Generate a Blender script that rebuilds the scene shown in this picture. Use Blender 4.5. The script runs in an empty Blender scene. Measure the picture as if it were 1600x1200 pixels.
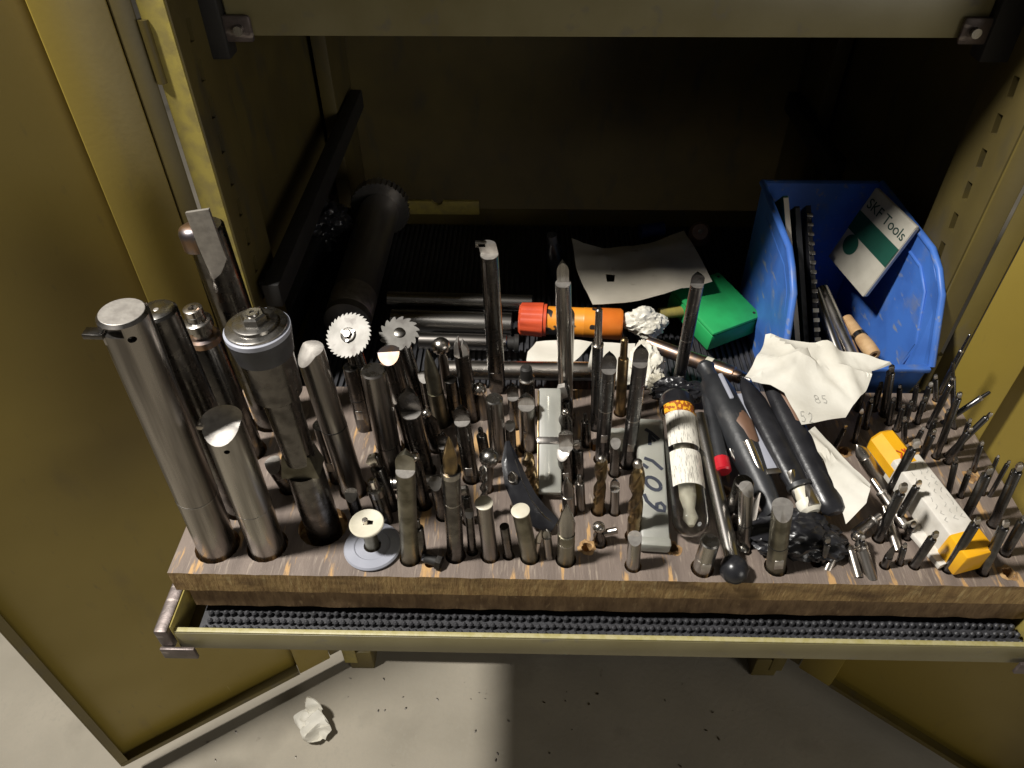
import bpy, bmesh, math, random
from mathutils import Vector as V, Matrix, noise
random.seed(5)
PI = math.pi
S = bpy.context.scene
C = S.collection

# ------------------------------------------------------------------ camera
cd = bpy.data.cameras.new('camera'); cam = bpy.data.objects.new('camera', cd); C.objects.link(cam)
R = [[0.99977, 0.021128, -0.003712], [0.011614, -0.678609, -0.734408], [-0.018036, 0.734196, -0.678698]]
cam.matrix_world = Matrix(((R[0][0], -R[1][0], -R[2][0], 0), (R[0][1], -R[1][1], -R[2][1], 0), (R[0][2], -R[1][2], -R[2][2], .76), (0, 0, 0, 1)))
cd.sensor_width = 36; cd.lens = 26.594; cd.clip_start = .02; cd.clip_end = 60
S.camera = cam
# ------------------------------------------------------------------ light: workshop lamps
w = bpy.data.worlds.new('World'); S.world = w; w.use_nodes = True
w.node_tree.nodes['Background'].inputs[0].default_value = (1, .95, .86, 1)
w.node_tree.nodes['Background'].inputs[1].default_value = .05
def lamp(name, loc, to, size, power, col):
    d = bpy.data.lights.new(name, 'AREA'); d.shape = 'DISK'; d.size = size; d.energy = power; d.color = col
    o = bpy.data.objects.new(name, d); C.objects.link(o); o.location = loc
    o.rotation_euler = (V(to) - V(loc)).to_track_quat('-Z', 'Y').to_euler(); return o
lamp('workshop_lamp', (-1.52, .26, 2.60), (.15, .78, 0), .30, 158, (1, .965, .905))
lamp('side_lamp', (3.9, -3.3, 1.0), (-.3, .8, -.1), 2.6, 72, (1, .955, .88))
S.view_settings.view_transform = 'Standard'; S.view_settings.look = 'None'
S.view_settings.exposure = 0; S.view_settings.gamma = 1
S.cycles.max_bounces = 8; S.cycles.use_denoising = True

# ------------------------------------------------------------------ materials
def mat(name, col, rough=.5, metal=0, col2=None, scale=40, stretch=(1, 1, 1), lo=.4, hi=.65, bump=0, bscale=None, rvar=0, detail=6, trans=0, alpha=1, spec=None, coat=0):
    m = bpy.data.materials.new(name); m.use_nodes = True; nt = m.node_tree; N = nt.nodes; L = nt.links
    b = N['Principled BSDF']; b.inputs['Base Color'].default_value = (*col, 1); b.inputs['Roughness'].default_value = rough; b.inputs['Metallic'].default_value = metal
    if trans: b.inputs['Transmission Weight'].default_value = trans
    if coat: b.inputs['Coat Weight'].default_value = coat
    if spec is not None: b.inputs['Specular IOR Level'].default_value = spec
    tc = N.new('ShaderNodeTexCoord'); mp = N.new('ShaderNodeMapping'); mp.inputs['Scale'].default_value = stretch
    L.new(tc.outputs['Object'], mp.inputs[0])
    nz = N.new('ShaderNodeTexNoise'); nz.inputs['Scale'].default_value = scale; nz.inputs['Detail'].default_value = detail
    L.new(mp.outputs[0], nz.inputs['Vector'])
    rp = N.new('ShaderNodeValToRGB'); rp.color_ramp.elements[0].position = lo; rp.color_ramp.elements[1].position = hi
    c2 = col2 or tuple(c * .72 for c in col)
    rp.color_ramp.elements[0].color = (*col, 1); rp.color_ramp.elements[1].color = (*c2, 1)
    L.new(nz.outputs['Fac'], rp.inputs[0]); L.new(rp.outputs[0], b.inputs['Base Color'])
    if rvar:
        mr = N.new('ShaderNodeMapRange'); mr.inputs['To Min'].default_value = max(0, rough - rvar); mr.inputs['To Max'].default_value = min(1, rough + rvar)
        mr.inputs['From Min'].default_value = .3; mr.inputs['From Max'].default_value = .7
        L.new(nz.outputs['Fac'], mr.inputs[0]); L.new(mr.outputs[0], b.inputs['Roughness'])
    if bump:
        nb = N.new('ShaderNodeTexNoise'); nb.inputs['Scale'].default_value = bscale or scale * 4; nb.inputs['Detail'].default_value = 4
        L.new(mp.outputs[0], nb.inputs['Vector'])
        bp = N.new('ShaderNodeBump'); bp.inputs['Strength'].default_value = bump; bp.inputs['Distance'].default_value = .002
        L.new(nb.outputs['Fac'], bp.inputs['Height']); L.new(bp.outputs[0], b.inputs['Normal'])
    m['ramp'] = rp.name
    return m
def layer(m, col, scale, stretch, lo, hi, detail=5):
    """a second pattern (chips, scratches, dirt) mixed over the base colour"""
    nt = m.node_tree; N = nt.nodes; L = nt.links; b = N['Principled BSDF']
    old = b.inputs['Base Color'].links[0].from_socket
    tc = N.new('ShaderNodeTexCoord'); mp = N.new('ShaderNodeMapping'); mp.inputs['Scale'].default_value = stretch; mp.inputs['Location'].default_value = (3.1, 1.7, .4)
    L.new(tc.outputs['Object'], mp.inputs[0])
    nz = N.new('ShaderNodeTexNoise'); nz.inputs['Scale'].default_value = scale; nz.inputs['Detail'].default_value = detail; L.new(mp.outputs[0], nz.inputs['Vector'])
    mr = N.new('ShaderNodeMapRange'); mr.inputs['From Min'].default_value = lo; mr.inputs['From Max'].default_value = hi; L.new(nz.outputs['Fac'], mr.inputs[0])
    mx = N.new('ShaderNodeMix'); mx.data_type = 'RGBA'; mx.inputs['B'].default_value = (*col, 1)
    L.new(mr.outputs[0], mx.inputs['Factor']); L.new(old, mx.inputs['A']); L.new(mx.outputs['Result'], b.inputs['Base Color'])
    return m
olive = layer(mat('olive_paint', (.262, .192, .034), .42, col2=(.24, .175, .03), scale=7, lo=.35, hi=.7, bump=.06, bscale=160, rvar=.08), (.19, .14, .035), 14, (1, 1, .35), .62, .80)
inner_shade_p = layer(mat('shaded_inner_paint', (.085, .064, .016), .6, col2=(.065, .048, .013), scale=9, bump=.06), (.045, .038, .022), 25, (1, 1, .4), .55, .75)  # the cabinet's olive, darkened so the colour carries the interior shade
layer(olive, (.19, .14, .035), 80, (1, 1, .3), .64, .80, 4)
layer(olive, (.33, .26, .09), 130, (.5, .5, .06), .76, .80, 2)
yedge = mat('yellow_worn_paint', (.36, .29, .07), .42, col2=(.26, .21, .07), scale=60, bump=.1)
frame_p = layer(mat('shaded_cabinet_paint', (.125, .094, .022), .5, col2=(.10, .075, .02), scale=9, bump=.06, bscale=160), (.09, .075, .05), 25, (1, 1, .4), .6, .75)  # same olive as the doors, with shade darkened into the colour
pale_p = mat('pale_lip_edge', (.40, .36, .19), .45, col2=(.34, .30, .12), scale=120, bump=.1)  # paler paint along the top edge of the tray lip
shelf_p = layer(mat('greyed_olive_paint', (.205, .177, .086), .45, col2=(.175, .148, .065), scale=12, bump=.06, bscale=150), (.16, .14, .09), 35, (1, 1, 1), .62, .72)
railm = layer(mat('slide_rail_steel', (.135, .108, .10), .42, .5, col2=(.085, .068, .062), scale=60, bump=.12), (.34, .29, .26), 90, (.3, 1, 1), .6, .7)
black_m = mat('black_metal', (.010, .009, .008), .65, col2=(.016, .014, .012), scale=40, bump=.1)
rubber = mat('black_rubber', (.028, .028, .031), .5, col2=(.045, .045, .05), scale=50, bump=.1)
concrete = layer(mat('concrete', (.385, .345, .275), .85, col2=(.31, .278, .22), scale=6, lo=.3, hi=.75, bump=.3, bscale=90, detail=10), (.34, .31, .25), 150, (1, .6, 1), .52, .80, 8)
layer(concrete, (.24, .215, .17), 5, (1, 1, 1), .56, .78, 9)
layer(concrete, (.15, .13, .10), 16, (1, 1, 1), .70, .76, 6)
wood = mat('dark_stained_wood', (.215, .17, .142), .55, col2=(.115, .088, .073), scale=30, stretch=(1.6, .22, 1), lo=.32, hi=.72, bump=.35, bscale=220, detail=9, rvar=.1)
layer(wood, (.33, .27, .215), 240, (1, .12, 1), .58, .74)
layer(wood, (.46, .28, .12), 34, (2.6, .42, 1), .60, .66, 7)
layer(wood, (.055, .040, .033), 16, (.7, 1, 1), .60, .75)
ply = layer(mat('plywood_edge', (.38, .25, .10), .7, col2=(.25, .15, .058), scale=120, stretch=(1, 1, .25), lo=.35, hi=.65, bump=.6, bscale=260), (.46, .33, .15), 160, (1, 1, .2), .58, .68)
layer(ply, (.11, .062, .024), 13, (1, 1, 3), .50, .72)
ply2 = layer(mat('lower_plywood_edge', (.26, .165, .08), .75, col2=(.16, .095, .045), scale=110, stretch=(1, 1, .3), lo=.35, hi=.65, bump=.6, bscale=240), (.30, .20, .10), 150, (1, 1, .4), .62, .70)
bare = mat('bare_wood', (.42, .26, .11), .7, col2=(.24, .13, .055), scale=90, bump=.3)
steel = mat('bright_steel', (.62, .58, .53), .30, 1, col2=(.42, .38, .34), scale=70, stretch=(1, 1, .25), rvar=.09, bump=.04)
face = mat('ground_steel_face', (.60, .57, .53), .5, 1, col2=(.47, .44, .41), scale=120, bump=.06)
satin = mat('satin_steel', (.47, .45, .42), .27, 1, col2=(.27, .255, .235), scale=90, stretch=(1, 1, .05), rvar=.09, bump=.03)
brown = mat('oxidised_steel', (.38, .355, .33), .29, 1, col2=(.21, .193, .177), scale=85, stretch=(1, 1, .06), rvar=.1, bump=.03)
dark = mat('blackened_steel', (.165, .155, .145), .27, 1, col2=(.09, .083, .076), scale=60, rvar=.1, bump=.06)
arbor_m = mat('smooth_dark_steel', (.36, .34, .32), .42, .9, col2=(.26, .245, .23), scale=40, stretch=(1, 1, .2), rvar=.08, bump=.04)
carb = mat('dark_carbide', (.17, .167, .167), .30, 1, col2=(.11, .107, .107), scale=90, rvar=.08, bump=.05)
gold = mat('golden_coating', (.30, .215, .105), .34, 1, col2=(.14, .105, .065), scale=70)
saw_m = mat('saw_steel', (.21, .20, .185), .55, .6, col2=(.15, .143, .13), scale=45, bump=.05)
layer(saw_m, (.13, .12, .11), 70, (1, 1, 1), .60, .70)
copper = mat('heat_tinted_steel', (.48, .31, .20), .36, 1, col2=(.28, .26, .28), scale=70)
olive_st = mat('olive_tinted_steel', (.27, .255, .20), .42, 1, col2=(.12, .11, .08), scale=40)
white_pl = mat('off_white_plastic', (.66, .62, .50), .4, col2=(.54, .50, .39), scale=40)
grey_pl = mat('grey_plastic', (.34, .35, .40), .45, col2=(.29, .30, .35), scale=20)
black_pl = mat('black_plastic', (.012, .012, .014), .30, col2=(.020, .020, .023), scale=45, bump=.12)
dusty_pl = layer(mat('dusty_black_plastic', (.026, .027, .030), .42, col2=(.016, .017, .019), scale=30, bump=.15), (.09, .086, .08), 60, (1, 1, .4), .60, .8)
paper = mat('white_paper', (.70, .675, .60), .8, col2=(.60, .57, .49), scale=16, bump=.3, bscale=60)
card_c = mat('cream_card', (.50, .47, .39), .6, col2=(.42, .39, .32), scale=30)
paper_g = layer(mat('shade_greyed_card', (.43, .39, .315), .8, col2=(.36, .325, .26), scale=14, bump=.12), (.25, .22, .18), 40, (1, 1, 1), .66, .74)  # colour darkened and greyed to stand for shade at the tray's rear
foam = mat('white_crumpled_plastic', (.74, .71, .62), .45, col2=(.58, .55, .46), scale=25, bump=.2)
orange = mat('orange_label', (.80, .30, .025), .4, col2=(.70, .24, .02), scale=20)
layer(orange, (.02, .018, .018), 48, (1, 1, .8), .585, .60, 1)
orange2 = mat('deep_orange_plastic', (.72, .19, .02), .4, col2=(.64, .15, .018), scale=25)
red_cap = mat('red_orange_plastic', (.62, .085, .030), .38, col2=(.52, .065, .025), scale=30)
red = mat('red_plastic', (.50, .015, .025), .35, col2=(.40, .01, .02), scale=30)
green = mat('green_plastic', (.022, .36, .10), .45, col2=(.02, .28, .08), scale=25, bump=.05)
dgreen = mat('dark_green_print', (.010, .075, .050), .5, col2=(.008, .06, .04), scale=25)
blue = mat('blue_plastic', (.055, .165, .54), .45, col2=(.045, .13, .44), scale=18, bump=.07, bscale=90)
layer(blue, (.13, .18, .33), 26, (1, 1, 1), .55, .80)
layer(blue, (.20, .24, .34), 90, (1, .3, 1), .62, .70)
yellow = mat('yellow_plastic', (.80, .42, .012), .36, col2=(.74, .36, .01), scale=25, bump=.05)
whitebox = mat('white_box_print', (.70, .665, .60), .5, col2=(.60, .565, .50), scale=60)
ink = mat('marker_ink', (.035, .04, .06), .6)
ink_l = mat('faint_pencil', (.48, .465, .42), .8)
ink_g = mat('dark_green_ink', (.012, .05, .038), .6)
ink_r = mat('red_ink', (.60, .09, .02), .6)
dowel = mat('pale_turned_wood', (.52, .34, .17), .6, col2=(.40, .24, .11), scale=60, bump=.15)
wood_b = mat('brown_wood_handle', (.20, .115, .075), .45, col2=(.13, .07, .045), scale=50, stretch=(1, 1, .2), bump=.12)
bluedk = mat('dark_blue_plastic', (.015, .03, .12), .4)
frosty = mat('frosted_plastic', (.62, .62, .56), .42, col2=(.52, .52, .46), scale=20, trans=.55)
clear = mat('clear_plastic', (.95, .95, .93), .06, col2=(.92, .92, .9), scale=20, trans=1)
clear.node_tree.nodes['Principled BSDF'].inputs['IOR'].default_value = 1.42
def stripes(name, base, ink_c, scale, axis, thr=.55):
    m = mat(name, base, .5); nt = m.node_tree; N = nt.nodes; L = nt.links; b = N['Principled BSDF']
    tc = N.new('ShaderNodeTexCoord'); mp = N.new('ShaderNodeMapping'); mp.inputs['Scale'].default_value = axis
    nz = N.new('ShaderNodeTexNoise'); nz.inputs['Scale'].default_value = scale; nz.inputs['Detail'].default_value = 2
    L.new(tc.outputs['Object'], mp.inputs[0]); L.new(mp.outputs[0], nz.inputs['Vector'])
    mr = N.new('ShaderNodeMapRange'); mr.inputs['From Min'].default_value = thr; mr.inputs['From Max'].default_value = thr + .03; L.new(nz.outputs['Fac'], mr.inputs[0])
    mx = N.new('ShaderNodeMix'); mx.data_type = 'RGBA'; mx.inputs['A'].default_value = (*base, 1); mx.inputs['B'].default_value = (*ink_c, 1)
    L.new(mr.outputs[0], mx.inputs['Factor']); L.new(mx.outputs['Result'], b.inputs['Base Color']); return m
lab_print = stripes('printed_label', (.74, .71, .62), (.34, .32, .28), 900, (1, 1, .10), .57)
lab_head = stripes('orange_label_head', (.78, .40, .02), (.33, .085, .01), 230, (1, .2, .7), .47)

# ------------------------------------------------------------------ mesh helpers
def obj(name, bm, m, parent=None, smooth=True):
    me = bpy.data.meshes.new(name); bmesh.ops.recalc_face_normals(bm, faces=bm.faces); bm.to_mesh(me); bm.free()
    if smooth:
        for p in me.polygons: p.use_smooth = True
        me.set_sharp_from_angle(angle=math.radians(38))
    o = bpy.data.objects.new(name, me); C.objects.link(o)
    if m: me.materials.append(m)
    if parent: o.parent = parent
    return o
def tag(o, label, cat, group=None):
    o['label'] = label; o['category'] = cat
    if group: o['group'] = group
    return o
def thing(name, label, cat, loc=(0, 0, 0), group=None):
    o = bpy.data.objects.new(name, None); o.empty_display_size = .01; C.objects.link(o); o.location = loc
    return tag(o, label, cat, group)
def aim(o, b, t):
    """local Z along b->t, local X kept near world X"""
    b = V(b); z = (V(t) - b); L = z.length; z.normalize()
    x = V((1, 0, 0)); x = x - z * x.dot(z)
    if x.length < .1: x = V((0, 1, 0)) - z * z.y
    x.normalize(); y = z.cross(x)
    o.matrix_world = Matrix(((x.x, y.x, z.x, b.x), (x.y, y.y, z.y, b.y), (x.z, y.z, z.z, b.z), (0, 0, 0, 1)))
    return L
def box(bm, x0, y0, z0, x1, y1, z1, bev=0):
    r = bmesh.ops.create_cube(bm, size=1, matrix=Matrix.Translation(((x0 + x1) / 2, (y0 + y1) / 2, (z0 + z1) / 2)) @ Matrix.Diagonal((x1 - x0, y1 - y0, z1 - z0, 1)))
    if bev:
        es = list({e for v in r['verts'] for e in v.link_edges})
        bmesh.ops.bevel(bm, geom=es, offset=bev, segments=2, affect='EDGES', profile=.5)
    return bm
def bx(*a): return box(bmesh.new(), *a)
def lathe(bm, prof, n=24, cap=True, mx=None, sq=(1, 1)):
    rings = []
    for z, r in prof:
        rings.append([bm.verts.new((r * sq[0] * math.cos(2 * PI * i / n), r * sq[1] * math.sin(2 * PI * i / n), z)) for i in range(n)])
    for a, b in zip(rings, rings[1:]):
        for i in range(n): bm.faces.new((a[i], a[(i + 1) % n], b[(i + 1) % n], b[i]))
    if cap: bm.faces.new(rings[0][::-1]); bm.faces.new(rings[-1])
    if mx is not None: bmesh.ops.transform(bm, matrix=mx, verts=[v for r in rings for v in r])
    return bm
def lt(prof, n=24, **k): return lathe(bmesh.new(), prof, n, **k)
def loft(bm, secs):
    """secs: list of closed rings of points with equal counts"""
    rr = [[bm.verts.new(p) for p in s] for s in secs]; n = len(rr[0])
    for a, b in zip(rr, rr[1:]):
        for i in range(n): bm.faces.new((a[i], a[(i + 1) % n], b[(i + 1) % n], b[i]))
    bm.faces.new(rr[0][::-1]); bm.faces.new(rr[-1]); return bm
def dsec(r, cut, z, n=18, sx=1):
    """D-shaped section: the camera side (-y) cut flat at y=cut"""
    a0 = math.asin(max(-1, min(1, cut / r))); pts = []
    for i in range(n):
        a = a0 + (PI - 2 * a0) * i / (n - 1); pts.append((r * sx * math.cos(a), r * math.sin(a), z))
    return pts
def twist(r, z0, z1, turns, fl=2, depth=.5, n=24, steps=28, tip=0):
    secs = []
    for k in range(steps + 1):
        t = k / steps; z = z0 + (z1 - z0) * t; ph = 2 * PI * turns * t
        s = 1 if not tip or t < 1 - tip else max(.06, (1 - t) / tip)
        ring = []
        for i in range(n):
            a = 2 * PI * i / n; c = math.cos(fl * a) * .5 + .5; q = r * s * (1 - depth * max(0, c - .35) / .65)
            ring.append((q * math.cos(a + ph), q * math.sin(a + ph), z))
        secs.append(ring)
    return loft(bmesh.new(), secs)
def saw(r, n, th, depth, hole=0):
    """saw-toothed disc in the XY plane"""
    bm = bmesh.new(); lo = []; hi = []
    for k in range(n):
        a = 2 * PI * k / n; d = 2 * PI / n
        for aa, q in ((a, r), (a + d * .22, r * .985), (a + d * .62, r - depth * .55), (a + d * .97, r - depth)):
            lo.append(bm.verts.new((q * math.cos(aa), q * math.sin(aa), -th / 2))); hi.append(bm.verts.new((q * math.cos(aa), q * math.sin(aa), th / 2)))
    m = len(lo); c0 = bm.verts.new((0, 0, -th / 2)); c1 = bm.verts.new((0, 0, th / 2))
    for i in range(m):
        j = (i + 1) % m
        bm.faces.new((lo[i], lo[j], hi[j], hi[i])); bm.faces.new((hi[i], hi[j], c1)); bm.faces.new((lo[j], lo[i], c0))
    return bm
def cutter(o, bm):
    """cut real holes: bm is subtracted from the mesh of o"""
    c = obj('cutter', bm, None, o.parent, smooth=False); c.matrix_basis = o.matrix_basis; bpy.context.view_layer.update(); md = o.modifiers.new('cut', 'BOOLEAN'); md.object = c; md.solver = 'EXACT'
    dg = bpy.context.evaluated_depsgraph_get(); me = bpy.data.meshes.new_from_object(o.evaluated_get(dg)); o.modifiers.clear(); o.data = me
    bpy.data.objects.remove(c)
def sheet(bm, pts, cuts=3, amp=.003, fr=28, th=.0006, hole=None, folds=()):
    """a crumpled sheet over an outline with heights"""
    def loop(ps):
        vs = [bm.verts.new(p) for p in ps]; return [bm.edges.new((vs[i], vs[(i + 1) % len(vs)])) for i in range(len(vs))]
    es = loop(pts) + (loop(hole) if hole else [])
    bmesh.ops.triangle_fill(bm, use_beauty=True, edges=es)
    bmesh.ops.subdivide_edges(bm, edges=bm.edges[:], cuts=cuts, use_grid_fill=True)
    bmesh.ops.triangulate(bm, faces=bm.faces[:])
    for v in bm.verts:
        p = v.co * fr; v.co += V((noise.noise(p + V((5, 1, 2))), noise.noise(p), 1.4 * abs(noise.noise(p * .8 + V((1, 7, 3)))) + .5 * noise.noise(p * 2.3))) * amp
    for (fx, fy), ang, h, wd in folds:          # sharp ridges where the sheet was folded
        nx_, ny_ = -math.sin(ang), math.cos(ang)
        for v in bm.verts: v.co.z += h * max(0, 1 - abs((v.co.x - fx) * nx_ + (v.co.y - fy) * ny_) / wd)
    r = bmesh.ops.solidify(bm, geom=bm.faces[:], thickness=th)
    return bm
def tube(bm, pts, r, n=10, rs=None):
    secs = []
    for k, p in enumerate(pts):
        a = V(pts[max(0, k - 1)]); b = V(pts[min(len(pts) - 1, k + 1)]); d = (b - a).normalized()
        x = d.cross(V((0, 0, 1))); x = x.normalized() if x.length > .05 else V((1, 0, 0)); y = d.cross(x)
        q = rs[k] if rs else r
        secs.append([V(p) + x * q * math.cos(2 * PI * i / n) + y * q * math.sin(2 * PI * i / n) for i in range(n)])
    return loft(bm, secs)
def strokes(name, lines, wd, m, parent, up=(0, 0, 1)):
    """flat pen strokes lying on a surface; points in the parent's space"""
    bm = bmesh.new(); up = V(up).normalized()
    for pl in lines:
        pl = [V(p) for p in pl]; L = []
        for k, p in enumerate(pl):
            d = (pl[min(len(pl) - 1, k + 1)] - pl[max(0, k - 1)]).normalized(); s = d.cross(up).normalized() * wd / 2
            L.append((bm.verts.new(p + s), bm.verts.new(p - s)))
        for a, b in zip(L, L[1:]): bm.faces.new((a[0], b[0], b[1], a[1]))
    r = bmesh.ops.extrude_face_region(bm, geom=bm.faces[:])
    for v in r['geom']:
        if isinstance(v, bmesh.types.BMVert): v.co += up * .0002
    return obj(name, bm, m, parent, smooth=False)
def text(name, s, size, m, parent, mx):
    cu = bpy.data.curves.new(name, 'FONT'); cu.body = s; cu.size = size; cu.extrude = .0002
    o = bpy.data.objects.new(name, cu); C.objects.link(o)
    dg = bpy.context.evaluated_depsgraph_get(); me = bpy.data.meshes.new_from_object(o.evaluated_get(dg)); bpy.data.objects.remove(o)
    me.transform(mx); me.materials.clear(); me.materials.append(m)
    o = bpy.data.objects.new(name, me); C.objects.link(o); o.parent = parent; return o
RX = lambda a: Matrix.Rotation(a, 4, 'X'); RY = lambda a: Matrix.Rotation(a, 4, 'Y'); RZ = lambda a: Matrix.Rotation(a, 4, 'Z'); TR = lambda *p: Matrix.Translation(p)

# ------------------------------------------------------------------ floor
FZ = -1.01
bm = bmesh.new(); bmesh.ops.create_grid(bm, x_segments=1, y_segments=1, size=1, matrix=TR(0, 1, FZ) @ Matrix.Diagonal((9, 9, 1, 1)))
fl = obj('floor', bm, concrete, smooth=False); fl['kind'] = 'structure'
fl['label'] = 'pale concrete floor under the cabinet'

# ------------------------------------------------------------------ cabinet
XL, XR, YF, YB, ZB, ZT = -.42, .612, .885, 1.66, -.93, .70
cab = thing('tool_cabinet', 'olive painted steel cabinet with both doors swung open', 'cabinet', (0, 0, 0))
obj('side_panel', bx(XL - .012, YF + .002, ZB, XL - .010, YB, ZT), inner_shade_p, cab, False)
obj('side_panel', bx(XR + .010, YF + .002, ZB, XR + .012, YB, ZT), inner_shade_p, cab, False)
obj('back_panel', bx(XL - .012, YB, ZB, XR + .012, YB + .002, ZT), inner_shade_p, cab, False)
obj('shading_top_panel', bx(XL - .012, YF - .045, ZT, XR + .012, YB + .002, ZT + .02), frame_p, cab, False)  # unseen top; its front overhang is added to shade the inside
obj('bottom_panel', bx(XL, YF + .03, ZB + .002, XR, YB - .002, ZB + .022), frame_p, cab, False)
obj('bottom_panel', bx(XL, YF, ZB, XR, YF + .028, ZB + .05, .002), frame_p, cab, False)
for sx, x in ((1, XL), (-1, XR)):
    xi = x + sx * .022
    # slotted upright just behind the door hinge
    up = obj('slotted_upright', bx(min(x, xi), YF, FZ + .02, max(x, xi), YF + .115, ZT - .002, .0025), inner_shade_p, cab)
    cb = bmesh.new()
    for k in range(-6, 18):
        z = .185 + .0465 * k + (-.0 if sx > 0 else -.02)
        q = bmesh.ops.create_cube(cb, size=1, matrix=TR(xi, YF + (.04 if sx > 0 else .05), z) @ RX(math.radians(-8)) @ Matrix.Diagonal((.070, .013, .025, 1)))
    cutter(up, cb)
    obj('front_edge', bx(min(x - sx * .010, x + sx * .021), YF - .006, FZ + .03, max(x - sx * .010, x + sx * .021), YF - .0015, ZT - .002, .0015), yedge if sx > 0 else frame_p, cab)
    obj('leg', bx(min(x, x + sx * .058), YF - .004, FZ, max(x, x + sx * .058), YF + .05, ZB - .002, .003), frame_p, cab)
    obj('rear_post', bx(min(x, x + sx * .030), 1.50, ZB + .024, max(x, x + sx * .030), YB - .002, ZT - .002, .003), inner_shade_p, cab)
    obj('support_rail', bx(min(x + sx * .034, x + sx * .060), YF + .01 if sx > 0 else 1.29, .082, max(x + sx * .034, x + sx * .060), 1.62, .122, .003), black_m, cab)
    rb = bmesh.new()
    for yy in (1.56, YF + .03 if sx > 0 else 1.32): box(rb, min(x + sx * .023, x + sx * .034), yy, .09, max(x + sx * .023, x + sx * .034), yy + .03, .115, .002)
    obj('rail_bracket', rb, black_m, cab)
# doors: sheet with folded returns and a box section at the hinge
def door(sx, hx, hy, ang, label):
    d = bpy.data.objects.new('door', None); C.objects.link(d); d.parent = cab; d.location = (hx, hy, 0); d.rotation_euler = (0, 0, ang); d['label'] = label
    sx = -sx; W = .498; z0, z1 = ZB + .004, ZT - .004
    # local +x runs along the door away from the hinge, local y: inside face towards sx*y
    def B(x0, x1, y0, y1, za, zb, m, nm, bev=.0018): return obj(nm, bx(x0, min(y0 * sx, y1 * sx), za, x1, max(y0 * sx, y1 * sx), zb, bev), m, d)
    B(.104, W, -.028, -.026, z0, z1, olive, 'door_sheet', 0)
    B(.030, .104, -.028, .000, z0, z1, olive, 'hinge_box')
    B(.005, .0285, -.028, -.006, z0, z1, frame_p, 'hinge_leaf')
    B(W - .002, W + .0015, -.0285, .000, z0, z1, frame_p, 'outer_return')
    B(W - .016, W - .002, -.0015, .0005, z0 + .014, z1 - .014, frame_p, 'outer_lip', 0)
    B(.1045, W - .002, -.0255, .000, z0, z0 + .002, frame_p, 'bottom_return', 0)
    B(.1045, W - .002, -.0015, .0006, z0, z0 + .013, frame_p, 'bottom_return', 0)
    for za in (-.62, -.05, .42): o = obj('hinge_knuckle', lt([(za, .006), (za + .07, .006)], 12), frame_p, d)
    return d
door(-1, XL - .008, YF - .006, math.radians(180 + 32.6), 'left door, its inner side in shade')
door(1, XR + .008, YF - .006, math.radians(-37.5), 'right door, its inner side lit yellow')

# ------------------------------------------------------------------ upper tray, closed
ut = thing('upper_tray', 'closed greyish olive upper tray spanning the top of the cabinet', 'tray', (.09, .98, .44))
obj('front_lip', bx(-.462, 0, .0, .462, .0025, .060, .001), shelf_p, ut)
obj('bottom', bx(-.462, .003, .001, .462, .62, .003), shelf_p, ut, False)
obj('rim', bx(-.462, .003, .058, .462, .016, .060), shelf_p, ut, False)
for sx in (-1, 1):
    obj('side', bx(sx * .463 - .001, .003, .0, sx * .463 + .001, .62, .055), shelf_p, ut, False)
    rl = obj('roller', lt([(-.011, .016), (-.008, .021), (.008, .021), (.011, .016)], 20, mx=TR(sx * .488, .035, .008) @ RY(PI / 2)), black_m, ut)
    obj('end_bracket', bx(sx * .487 - .022, -.012, -.026, sx * .487 + .022, .020, .075, .004), black_m, ut)
    obj('bracket_tongue', bx(min(sx * .470, sx * .432), -.008, -.006, max(sx * .470, sx * .432), -.0005, .026, .004), railm, ut)
    obj('roller_pin', lt([(0, .006), (.008, .006)], 12, mx=TR(sx * .447, -.008, .01) @ RX(PI / 2)), satin, ut)

# ------------------------------------------------------------------ pulled-out tray
TX0, TX1, TY0, TY1 = -.418, .611, .452, 1.420
tr = thing('pullout_tray', 'olive pull-out steel tray carrying the wooden tool board', 'tray', (0, TY0, -.075))
def tb(nm, x0, y0, z0, x1, y1, z1, m, bev=.001): return obj(nm, bx(x0, y0 - TY0, z0 + .075, x1, y1 - TY0, z1 + .075, bev), m, tr)
tb('front_lip', TX0 + .002, TY0, -.104, TX1 - .002, TY0 + .002, -.0685, shelf_p)
tb('lip_edge', TX0 + .002, TY0 + .0005, -.0683, TX1 - .002, TY0 + .0065, -.0655, pale_p)
tb('bottom', TX0 + .002, TY0 + .003, -.102, TX1 - .002, TY1, -.100, frame_p, 0)
tb('back_lip', TX0 + .002, TY1, -.104, TX1 - .002, TY1 + .003, -.052, frame_p)
for sx, x in ((1, TX0), (-1, TX1)):
    tb('side', min(x, x + sx * .002), TY0, -.104, max(x, x + sx * .002), TY1, -.0555, yedge)
    tb('slide_rail', min(x - sx * .003, x - sx * .020), TY0 - .004, -.098, max(x - sx * .003, x - sx * .020), TY1 + .15, -.060, railm, .003)
    tb('corner_bracket', min(x - sx * .020, x + sx * .022), TY0 - .009, -.114, max(x - sx * .020, x + sx * .022), TY0 - .0045, -.092, railm, .0012)
card = obj('card_strip', bx(-.27, 1.385, -.045, -.10, 1.395, -.015, .0015), yedge)
cb = lt([(-.03, .012), (.03, .012)], 16, mx=TR(-.185, 1.39, -.012) @ RX(PI / 2)); cutter(card, cb)
tag(card, 'dull yellow strip with a half-round notch at the rear of the tray', 'strip')

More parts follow.
